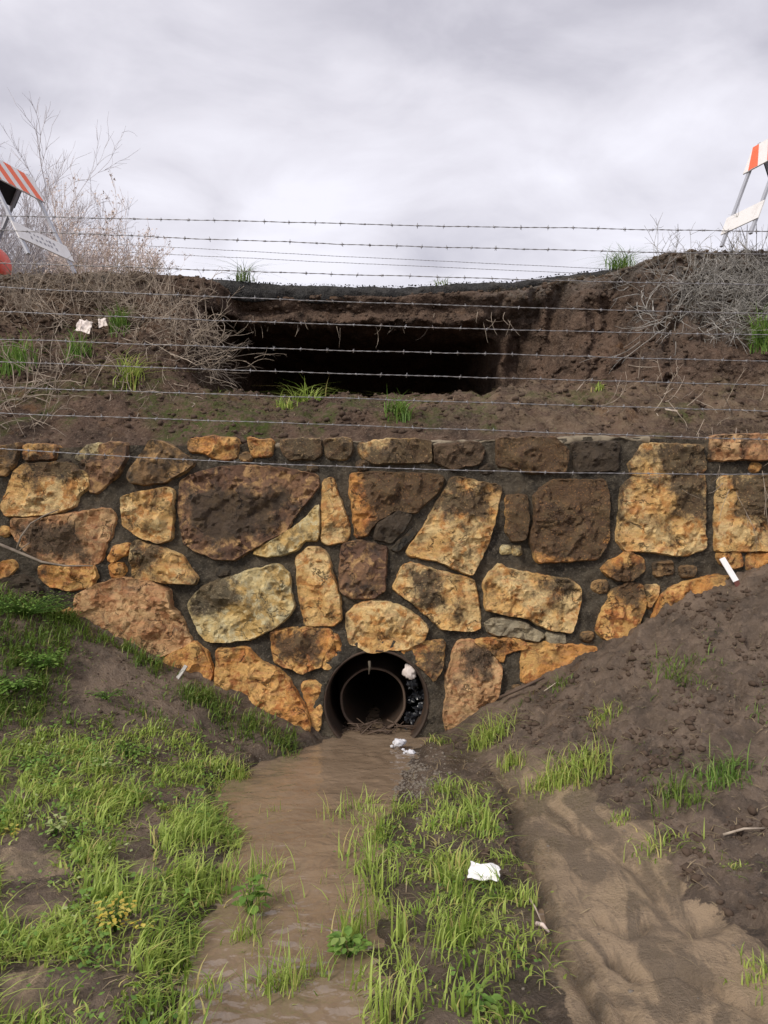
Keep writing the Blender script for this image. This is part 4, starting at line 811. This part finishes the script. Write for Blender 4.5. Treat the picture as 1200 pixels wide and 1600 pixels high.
scatter('road_edge_gravel', road_edge, .003, .011, M['asphalt'], 'crumbled dark asphalt bits along the broken road edge', 'gravel', 12)
def straw(P, label, seed, lmin=.02, lmax=.08):
    r_ = np.random.default_rng(seed); n = len(P); an = r_.uniform(0, 6.28, n); l = r_.uniform(lmin, lmax, n)*.5; d = np.stack([np.cos(an)*l, np.sin(an)*l, r_.normal(0, .22, n)*l], -1); sd_ = np.stack([-np.sin(an), np.cos(an), np.zeros(n)], -1)*r_.uniform(.0009, .0022, n)[:, None]
    P = P+(0, 0, .008); mid = P+np.stack([np.zeros(n), np.zeros(n), r_.uniform(0, .01, n)], -1)
    V = np.stack([P-d-sd_, P-d+sd_, mid-sd_, mid+sd_, P+d-sd_*.5, P+d+sd_*.5], 1).reshape(-1, 3); b = (np.arange(n)*6)[:, None, None]; F_ = (b+np.array([[0, 1, 3, 2], [2, 3, 5, 4]])[None]).reshape(-1, 4)
    return tag(mesh_obj('straw', V, F_, M['straw'], attrs={'hue': np.repeat(r_.uniform(0, 1, n), 6)}), label, 'straw', kind='stuff')
M['straw'] = leaf_mat('dead_straw', (.20, .145, .085), (.38, .30, .18), (.16, .20, .06), .15)
r_ = np.random.default_rng(91); x = r_.uniform(-2.9, 2.9, 4200); y = r_.uniform(2.0, 5.1, 4200); z = ground_h(x, y); k_ = (z > .015) & (r_.uniform(0, 1, 4200) < np.where(sand_mask(x, y, z) > .5, .12, 1)) & (fbm(x*2, y*2, 6, 3) > -.25)
straw(np.stack([x, y, z], -1)[k_], 'dead straw and bits of grass lying on the mud', 1)
sel = np.flatnonzero((U.ravel() > .4) & (U.ravel() < 4) & (np.abs(EX.ravel()) < 4)); sel = r_.choice(sel, 2600); straw(np.stack([EX2.ravel(), EY.ravel(), EZ.ravel()], -1)[sel], 'dead straw lying on the soil above the wall', 2, .02, .10)
sel = np.flatnonzero((U.ravel() > 5) & (U.ravel() < 12) & (grey.ravel() > .3) & (np.abs(EX.ravel()) < 4.2)); sel = r_.choice(sel, 2200); straw(np.stack([EX2.ravel(), EY.ravel(), EZ.ravel()], -1)[sel]+(0, -.02, 0), 'dead grass matted on the upper bank', 3, .04, .14)
# ------------------------------------------------------------------ dead brush, sticks
def curve_stick(p, d, L, r, seg, curl, rs):
    d = np.asarray(d, float); d /= np.linalg.norm(d); pts = [np.asarray(p, float)]; ax = rs.normal(0, 1, 3)
    for i in range(seg):
        d = d+np.cross(ax, d)*curl/seg+rs.normal(0, .10, 3); d /= np.linalg.norm(d); pts.append(pts[-1]+d*L/seg)
    return np.array(pts)
def dead_brush(spots, n, L, mat, label, seed, dirs=((0, -.5, .6), .8), name='dead_brush', r0=.0042, group='dead brush on the washed-out embankment'):
    rs = np.random.default_rng(seed); st, tw = MB(), MB(); b0 = np.mean([bank_pt(*s) for s in spots], axis=0); root = empty(name, b0, label, 'dead brush', group)
    bp = [bank_pt(*s) for s in spots]
    for i in range(n):
        p = bp[rs.integers(len(bp))]+rs.normal(0, 1, 3)*np.array((.16, .04, .08)); d = np.array(dirs[0])+rs.normal(0, dirs[1], 3)
        l = L*rs.uniform(.4, 1.25); c = curve_stick(p, d, l, r0, 7, rs.uniform(-1.6, 1.6), rs); (st if i % 4 == 0 else tw).tube(c, np.linspace(r0*rs.uniform(.6, 1.3), r0*.35, 8), 4, False)
        for j in range(rs.integers(1, 4)):
            k_ = rs.integers(2, 7); tw.tube(curve_stick(c[k_], (c[k_]-c[k_-1])*3+rs.normal(0, .06, 3), l*rs.uniform(.2, .5), r0*.5, 4, rs.uniform(-1, 1), rs), np.linspace(r0*.5, r0*.22, 5), 3, False)
    st.build('stems', M[mat], root)['kind'] = 'stuff'; tw.build('twigs', M[mat], root)['kind'] = 'stuff'; return root
dead_brush([(120, 455), (150, 470), (190, 480), (220, 450), (170, 500), (200, 445)], 300, .34, 'dry', 'tangled tan brush above the pinkish litter on the left bank', 1)
dead_brush([(225, 500), (260, 500), (290, 520), (255, 540), (300, 535), (270, 480)], 320, .38, 'dry', 'tan brush overhanging the left edge of the dark hole', 2, ((.35, -.4, .15), .75))
dead_brush([(300, 575), (330, 575), (345, 580), (280, 560)], 60, .46, 'dry', 'spray of fine dry twigs poking into the lower left of the hole', 3, ((.9, -.3, .1), .4))
dead_brush([(40, 470), (90, 460), (60, 500), (20, 490), (60, 445)], 210, .32, 'dry', 'thin dark brush at the far left under the road edge', 4)
dead_brush([(20, 620), (60, 600), (60, 660), (20, 670), (90, 620), (120, 580)], 90, .5, 'dry', 'loose curved stems on the lower left bank above the wall', 5)
dead_brush([(220, 620), (250, 640), (235, 600)], 20, .25, 'dry', 'few dark sticks low on the bank left of the hole', 6)
dead_brush([(1090, 440), (1130, 440), (1170, 430), (1110, 470), (1080, 490)], 380, .36, 'drygrey', 'dense grey brush below the right barricade', 7, ((0, -.4, .3), .9))
dead_brush([(1140, 480), (1180, 480), (1200, 500), (1160, 520), (1190, 450), (1220, 480), (1180, 420)], 480, .36, 'drygrey', 'dense grey brush at the right edge of the bank', 8, ((0, -.4, .1), .9))
dead_brush([(1010, 470), (1050, 450), (1030, 500), (1070, 520)], 46, .42, 'drygrey', 'sparse grey stems on the bare right bank face', 9, ((-.5, -.3, -.4), .6))
dead_brush([(930, 650), (1000, 650), (1080, 660), (1150, 640), (1050, 610)], 40, .3, 'dry', 'flattened dry stems on top of the wall at right', 10, ((.4, -.3, .15), .7))
dead_brush([(1160, 690), (1190, 690)], 30, .75, 'dry', 'thin dry vines hanging over the right end of the wall', 11, ((0, -.25, -1), .25), 'hanging_vine', .003, None)
for a, b, hh_, nn, lb, sd in [(1035, 410, .55, 10, 'thin bare weed standing on the road edge left of the right barricade', 12), (1180, 398, .6, 9, 'thin bare weed standing behind the right barricade legs', 13)]:
    rs = np.random.default_rng(sd); X0 = wx(a, 7.6); mb = MB(); q = np.array((X0, 7.6 if a < 1100 else 8.0, float(road_z(X0))-.02)); root = empty('bare_weed', q, lb, 'weed')
    for i in range(nn):
        c = curve_stick(q+rs.normal(0, .12, 3)*(1, .4, 0), (rs.normal(0, .35), rs.normal(0, .2), 1), hh_*rs.uniform(.5, 1), .003, 6, rs.uniform(-.6, .6), rs); mb.tube(c, np.linspace(.0035, .0015, 7), 3, False)
        for j in range(3): k_ = rs.integers(2, 6); mb.tube(curve_stick(c[k_], (rs.normal(0, .6), rs.normal(0, .3), .8), hh_*.25, .002, 4, .5, rs), np.linspace(.0024, .0012, 5), 3, False)
    mb.build('stems', M['drygrey'], root)
def stick(pxs, rad, name, label, mat='wood', cat='stick', k_=7):
    mb = MB(); P = np.array([wp(a, b, c) for a, b, c in pxs]); mb.tube(P, rad, k_); return tag(mb.build(name, M[mat]), label, cat)
mb = MB(); P = [wp(a, b, 5.08) for a, b in ((-60, 838), (0, 851), (32, 864), (65, 878), (100, 884), (145, 884))]; mb.tube(P, [.014, .012, .011, .009, .007, .004], 7)
P = [wp(a, b, 5.07) for a, b in ((26, 858), (33, 838), (48, 818), (70, 805), (92, 796))]; mb.tube(P, [.008, .007, .006, .005, .003], 6); mb.tube([wp(30, 860, 5.07), wp(46, 848, 5.05)], [.005, .003], 5)
tag(mb.build('branch', M['wood']), 'forked dead branch lying against the wall at the far left', 'branch')
for pts, lb in [([(780, 1090, 5.1), (815, 1075, 5.07), (850, 1058, 5.08)], 'thick dark stick lying along the right foot of the wall'), ([(850, 1080, 5.0), (870, 1066, 5.0), (893, 1075, 4.98)], 'thin pale stick lying on the mud below the thick stick')]: stick(pts, .011 if lb[:5] == 'thick' else .004, 'stick', lb, 'rustrim' if lb[:5] == 'thick' else 'dry')
def stick_g(a, b, c, d, r_, lb, mat='wood'):
    x, y, z = on_ground(np.array([a, c]), np.array([b, d])); mb = MB(); p, q = np.array((x[0], y[0], z[0]+.01)), np.array((x[1], y[1], z[1]+.015)); mb.tube([p, (p+q)/2+(0, 0, .012), q], [r_, r_*.9, r_*.5], 6); tag(mb.build('stick', M[mat]), lb, 'stick')
stick_g(825, 1405, 848, 1440, .004, 'thin tan stick at the right edge of the grass beside the sand', 'dry')
stick_g(838, 1448, 858, 1453, .009, 'short reddish brown twig beside the thin tan stick', 'shrubtan')
stick_g(560, 1190, 590, 1180, .004, 'dark twig on the water below the culvert')
stick_g(1130, 1318, 1195, 1308, .006, 'pale stick on the churned mud at the right edge', 'dry')
stick_g(5, 1095, 40, 1085, .006, 'pale stick poking from the weeds at the far left', 'dry')

rs = np.random.default_rng(66); mb = MB()
for i in range(26):
    X0 = rs.uniform(-1.4, 1.3); p = np.array((X0, 7.42+rs.uniform(0, .12), float(road_z(X0))-.30-rs.uniform(0, .12))); mb.tube(curve_stick(p, (rs.normal(0, .3), -.1, -1), rs.uniform(.08, .30), .003, 5, rs.uniform(-.8, .8), rs), np.linspace(.0035, .0012, 6), 3, False)
tag(mb.build('hanging_roots', M['dry']), 'thin roots hanging from the soil under the road edge', 'roots', kind='stuff')
# ------------------------------------------------------------------ litter and stakes
def crumple(name, c, sx, sy, mat, seed, label, amp=.35, tilt=(0, 0, 0), n=14):
    u_, v_ = np.meshgrid(np.linspace(-1, 1, n), np.linspace(-1, 1, n), indexing='ij'); rag = 1+.25*perlin(u_*1.5+seed, v_*1.5, 1)
    z_ = amp*(fbm(u_*1.2+seed, v_*1.2, 3, 3)+.5*np.abs(perlin(u_*2.5, v_*2.5, seed))); V = np.stack([u_*sx*rag, v_*sy*rag, z_*min(sx, sy)], -1).reshape(-1, 3)
    from mathutils import Euler
    m_ = np.array(Euler(tilt).to_matrix()); V = V@m_.T
    return tag(mesh_obj(name, V+np.asarray(c), grid_faces(n, n), mat, origin=c, smooth=False), label, 'litter')
a, b, c = on_ground(np.array([757]), np.array([1383])); crumple('plastic_scrap', (a[0], b[0], c[0]+.05), .064, .046, M['paper'], 3.3, 'crumpled white plastic scrap lying in the grass right of the stream', .38, (R(20), 0, R(-15)))
q = bank_pt(140, 518); crumple('paper_litter', q+(0, -.10, .02), .062, .065, M['pinkpaper'], 5.1, 'crumpled pinkish paper on the left bank among the dead brush', .45, (R(68), R(10), R(5)))
q = bank_pt(165, 512); crumple('paper_litter', q+(0, -.10, .02), .035, .045, M['pinkpaper'], 8.1, 'smaller torn paper piece right beside the crumpled pinkish paper', .5, (R(65), R(-15), R(10)))
mb = MB(); p, q = wp(1128, 872, 5.12), wp(1150, 908, 5.06); mb.bar(p, q, .040, .008, (1, 0, .4)); st = tag(mb.build('marker_stake', M['paper'], smooth=False), 'white stake with red lower end leaning on the right end of the wall', 'stake')
mb = MB(); mb.bar(q, wp(1162, 935, 5.04), .034, .009, (1, 0, .4)); mb.build('red_end', plain('faded_red', (.13, .045, .035), .8), st, smooth=False)
mb = MB(); p, q = wp(291, 1040, 5.12), wp(272, 1068, 5.06); mb.bar(p, q, .026, .01, (1, 0, .3)); st = tag(mb.build('marker_stake', M['drygrey'], smooth=False), 'thin pale stake leaning on the orange stone at lower left of the wall', 'stake')
mb = MB(); mb.bar(q, wp(258, 1088, 5.02), .024, .011, (1, 0, .3)); mb.build('dark_end', M['post'], st, smooth=False)
crumple('wood_chip', bank_pt(1048, 645)+(0, -.05, .02), .05, .02, M['dry'], 2.7, 'pale wood chip lying on the soil above the wall at right', .3, (R(30), R(10), 0), 8)

# ------------------------------------------------------------------ barbed wire fences
def fence(Yf, wires, name, label, barb=True, x0=-3.3, x1=3.3, rad=.0025, post_top=3.5, post_base=.9):
    root = empty(name, (0, Yf, post_base), label, 'fence'); rs = np.random.default_rng(int(Yf*10))
    for pts in wires:
        P = np.array(pts, float); xs = np.arange(x0, x1+.001, .04); ax = (P[:, 0]-600)*Yf/F; az = CZ-(P[:, 1]-800)*Yf/F
        pf = np.polyfit(ax, az, 2 if len(P) > 2 else 1); zs = np.polyval(pf, xs); zs = zs+.004*perlin(xs*2.2, pts[0][1])+.002*perlin(xs*9, pts[0][1]); yy = Yf+.02*perlin(xs*.6, pts[0][1]+5)
        for s_ in (0, 1):
            ph = xs*52+math.pi*s_; mb = MB() if s_ == 0 else mb
            mb.tube(np.stack([xs, yy+rad*.8*np.cos(ph), zs+rad*.8*np.sin(ph)], -1), rad*.75, 5, False)
        if barb:
            bx = x0+rs.uniform(0, .1)
            while bx < x1:
                z_ = np.interp(bx, xs, zs); y_ = np.interp(bx, xs, yy); q = np.array((bx, y_, z_))
                mb.tube([q-(.007, 0, 0), q+(.007, 0, 0)], rad*2.0, 6)
                for k_ in range(2):
                    an = rs.uniform(0, 6.28); d = np.array((rs.uniform(-.4, .4), math.cos(an), math.sin(an))); d /= np.linalg.norm(d); mb.tube([q-d*.016, q+d*.016], rad*.55, 4)
                bx += .163+rs.uniform(-.012, .012)
        mb.build('barbed_wire' if barb else 'wire', M['fence'], root)
    for xx in (x0+.03, x1-.03):
        mb = MB(); mb.box((xx, Yf+.04, (post_top+post_base)/2), (1, 0, 0), (0, 1, 0), (0, 0, 1), .022, .004, (post_top-post_base)/2); mb.box((xx, Yf+.062, (post_top+post_base)/2), (1, 0, 0), (0, 1, 0), (0, 0, 1), .004, .0175, (post_top-post_base)/2); mb.build('post', M['post'], root, smooth=False)
W = [[(120, 340), (300, 344.5), (600, 351), (900, 357), (1200, 361)], [(260, 371), (450, 378.6), (600, 383), (900, 392), (1200, 397)], [(300, 421), (450, 426), (600, 430), (900, 439), (1200, 446)], [(0, 449), (300, 462), (600, 473), (900, 484), (1200, 490)],
     [(0, 487), (300, 499), (600, 510), (900, 517), (1200, 524)], [(0, 530), (300, 540), (600, 549.5), (900, 557), (1200, 564)], [(0, 566), (300, 575), (600, 586), (900, 595), (1200, 601)], [(0, 605), (300, 615), (600, 624), (900, 634), (1200, 642)],
     [(0, 647), (300, 654), (600, 666), (900, 680), (1200, 686)], [(0, 701), (300, 719), (600, 731), (900, 739), (1200, 741)]]
fence(4.62, W, 'barbed_wire_fence', 'ten strands of barbed wire stretched in front of the stone wall and hole')
fence(11.6, [[(300, 388), (450, 396), (750, 411), (900, 418)], [(300, 399), (450, 406.6), (750, 420), (900, 427)]], 'wire_fence', 'faint thin wire fence beyond the road', False, -7.5, 7.5, .0035, 6.3, 3.7)

# ------------------------------------------------------------------ barricades
def barricade(apex, axis, n0, n1, lean, H, label, flip, lowtext, nst):
    apex = np.asarray(apex, float); ax = np.array((axis[0], axis[1], 0.)); ax /= np.linalg.norm(ax); perp = np.array((ax[1], -ax[0], 0))*flip
    root = empty('barricade', apex-(0, 0, H), label, 'barricade', 'striped A-frame barricades on the road edge')
    for sd in (1, -1):
        dn = perp*lean*sd+np.array((0, 0, -H)); Ls = np.linalg.norm(dn); dn /= Ls; nor = np.cross(ax, dn); nor = nor if nor@(perp*sd) > 0 else -nor
        for t_ in (n0+.05, n1-.05):
            a = apex+ax*t_+perp*sd*.012; mb = MB(); mb.bar(a-dn*.01, a+dn*Ls, .034, .022, ax); mb.build('leg', M['legmetal'], root, smooth=False)
        # upper striped panel
        mid = apex+ax*(n0+n1)/2+perp*sd*.012; pw = (n1-n0)/2; pc = mid+dn*.18+nor*.019
        mb = MB(); mb.box(pc, ax, dn, nor, pw, .155, .006); pn = mb.build('upper_panel', M['white'] if sd == 1 else M['blackpanel'], root, smooth=False)
        stw = 2*pw/(nst*2)
        for k_ in range(nst):
            c0 = -pw+stw*(2*k_+.15); sl = .05
            q = [pc+ax*(c0+o_)+dn*h_+nor*.0085 for o_, h_ in ((0-sl, -.150), (stw-sl, -.150), (stw+sl, .150), (0+sl, .150))]
            q = [pc+ax*np.clip((v-pc)@ax, -pw+.006, pw-.006)+dn*((v-pc)@dn)+nor*.0085 for v in q]; q2 = [v-nor*.002 for v in q]
            mesh_obj('stripe', q+q2, [(0, 1, 2, 3), (7, 6, 5, 4), (0, 4, 5, 1), (1, 5, 6, 2), (2, 6, 7, 3), (3, 7, 4, 0)], M['orange'], pn, smooth=False)
        pc = mid+dn*(Ls*.80)+nor*.017; mb = MB(); mb.box(pc, ax, dn, nor, pw, .095, .005); lp = mb.build('lower_panel', M['white'], root, smooth=False)
        if lowtext and sd == 1:
            mb = MB(); rs = np.random.default_rng(2)
            for row in (-.035, .025):
                for k_ in range(7): mb.box(pc+ax*(-.16+.05*k_+rs.uniform(-.008, .008))+dn*(row+rs.uniform(-.006, .006))+nor*.0062, ax, dn, nor, rs.uniform(.008, .015), rs.uniform(.008, .017), .0008)
            mb.build('faded_print', M['ink'], lp, smooth=False)['kind'] = 'stuff'
    return root
barricade((-3.60, 7.46, 4.985), (.32, .95), -.66, .03, .60, 1.05, 'left barricade with orange and white stripes above a white lower sign', 1, True, 4)
barricade((3.69, 7.28, 5.21), (.33, -.94), -.03, .42, .47, 1.06, 'right barricade with orange and white stripes and grey legs, cut by the right edge', 1, False, 2)
# orange drum lying on its side at the left edge
dr = empty('traffic_drum', (-4.05, 7.25, 3.95), 'orange-red plastic drum lying on its side at the left edge beside the barricade', 'traffic drum')
v_, f_ = ringmesh(0, 0, [(0, .05), (0, .20), (.02, .215), (.18, .22), (.19, .235), (.36, .24), (.37, .25), (.6, .255), (.7, .26), (.71, .05)], 32); v_ = v_+np.array((-4.235, 7.2, 4.19)); mesh_obj('drum_body', v_, f_, M['red'], dr)
# ------------------------------------------------------------------ bare shrubs behind the road
def shrub(base, spread, h, n, mat, name, label, seed, up=.9, lean=0.0, r0=.02, buds=False, depth=3):
    rs = np.random.default_rng(seed); st, tw = MB(), MB(); root = empty(name, base, label, 'shrub')
    V = []; F_ = []; H = []
    def grow(p, d, l, r, lv):
        seg = 5; c = curve_stick(p, d, l, r, seg, rs.uniform(-.55, .55), rs); (st if lv == 0 else tw).tube(c, np.linspace(r, r*.5, seg+1), 4 if lv == 0 else 3, False)
        if lv < depth:
            for j in range(rs.integers(4, 7)):
                k_ = rs.integers(1, seg+1); dd = (c[k_]-c[k_-1]); dd /= np.linalg.norm(dd); e_ = dd+rs.normal(0, .36, 3); e_[2] += .3; grow(c[k_], e_, l*rs.uniform(.35, .62), max(r*.5, .0026), lv+1)
        elif buds:
            for j in range(3):
                q = c[rs.integers(2, seg+1)]+rs.normal(0, .015, 3); b0 = len(V); a_ = rs.normal(0, .016, 3); b_ = rs.normal(0, .016, 3); V.extend([q, q+a_, q+b_]); F_.append((b0, b0+1, b0+2))
    for i in range(n):
        p = np.asarray(base)+np.array((rs.uniform(-spread, spread), rs.uniform(-.4, .4), -.1)); grow(p, (lean+rs.normal(0, .24), rs.normal(0, .2), up), h*rs.uniform(.45, .75), r0*rs.uniform(.6, 1.2), 0)
    st.build('trunk', M[mat], root); tw.build('crown', M[mat], root)
    if buds: mesh_obj('dry_leaves', V, F_, M[mat], root)
shrub((-5.75, 11.0, 4.2), .85, 2.65, 70, 'shrubgrey', 'bare_shrub', 'tall bare grey shrub behind the left barricade', 4, lean=.16, r0=.012)
shrub((-4.15, 10.7, 4.2), .55, 1.75, 26, 'shrubtan', 'bare_shrub', 'shorter tan bare shrub right of the left barricade', 9, buds=True, r0=.007, lean=.12)
shrub((-3.45, 11.3, 4.3), .4, 1.15, 14, 'shrubtan', 'bare_shrub', 'lowest tan twigs at the right end of the shrubs', 15, buds=True, r0=.008, depth=2)
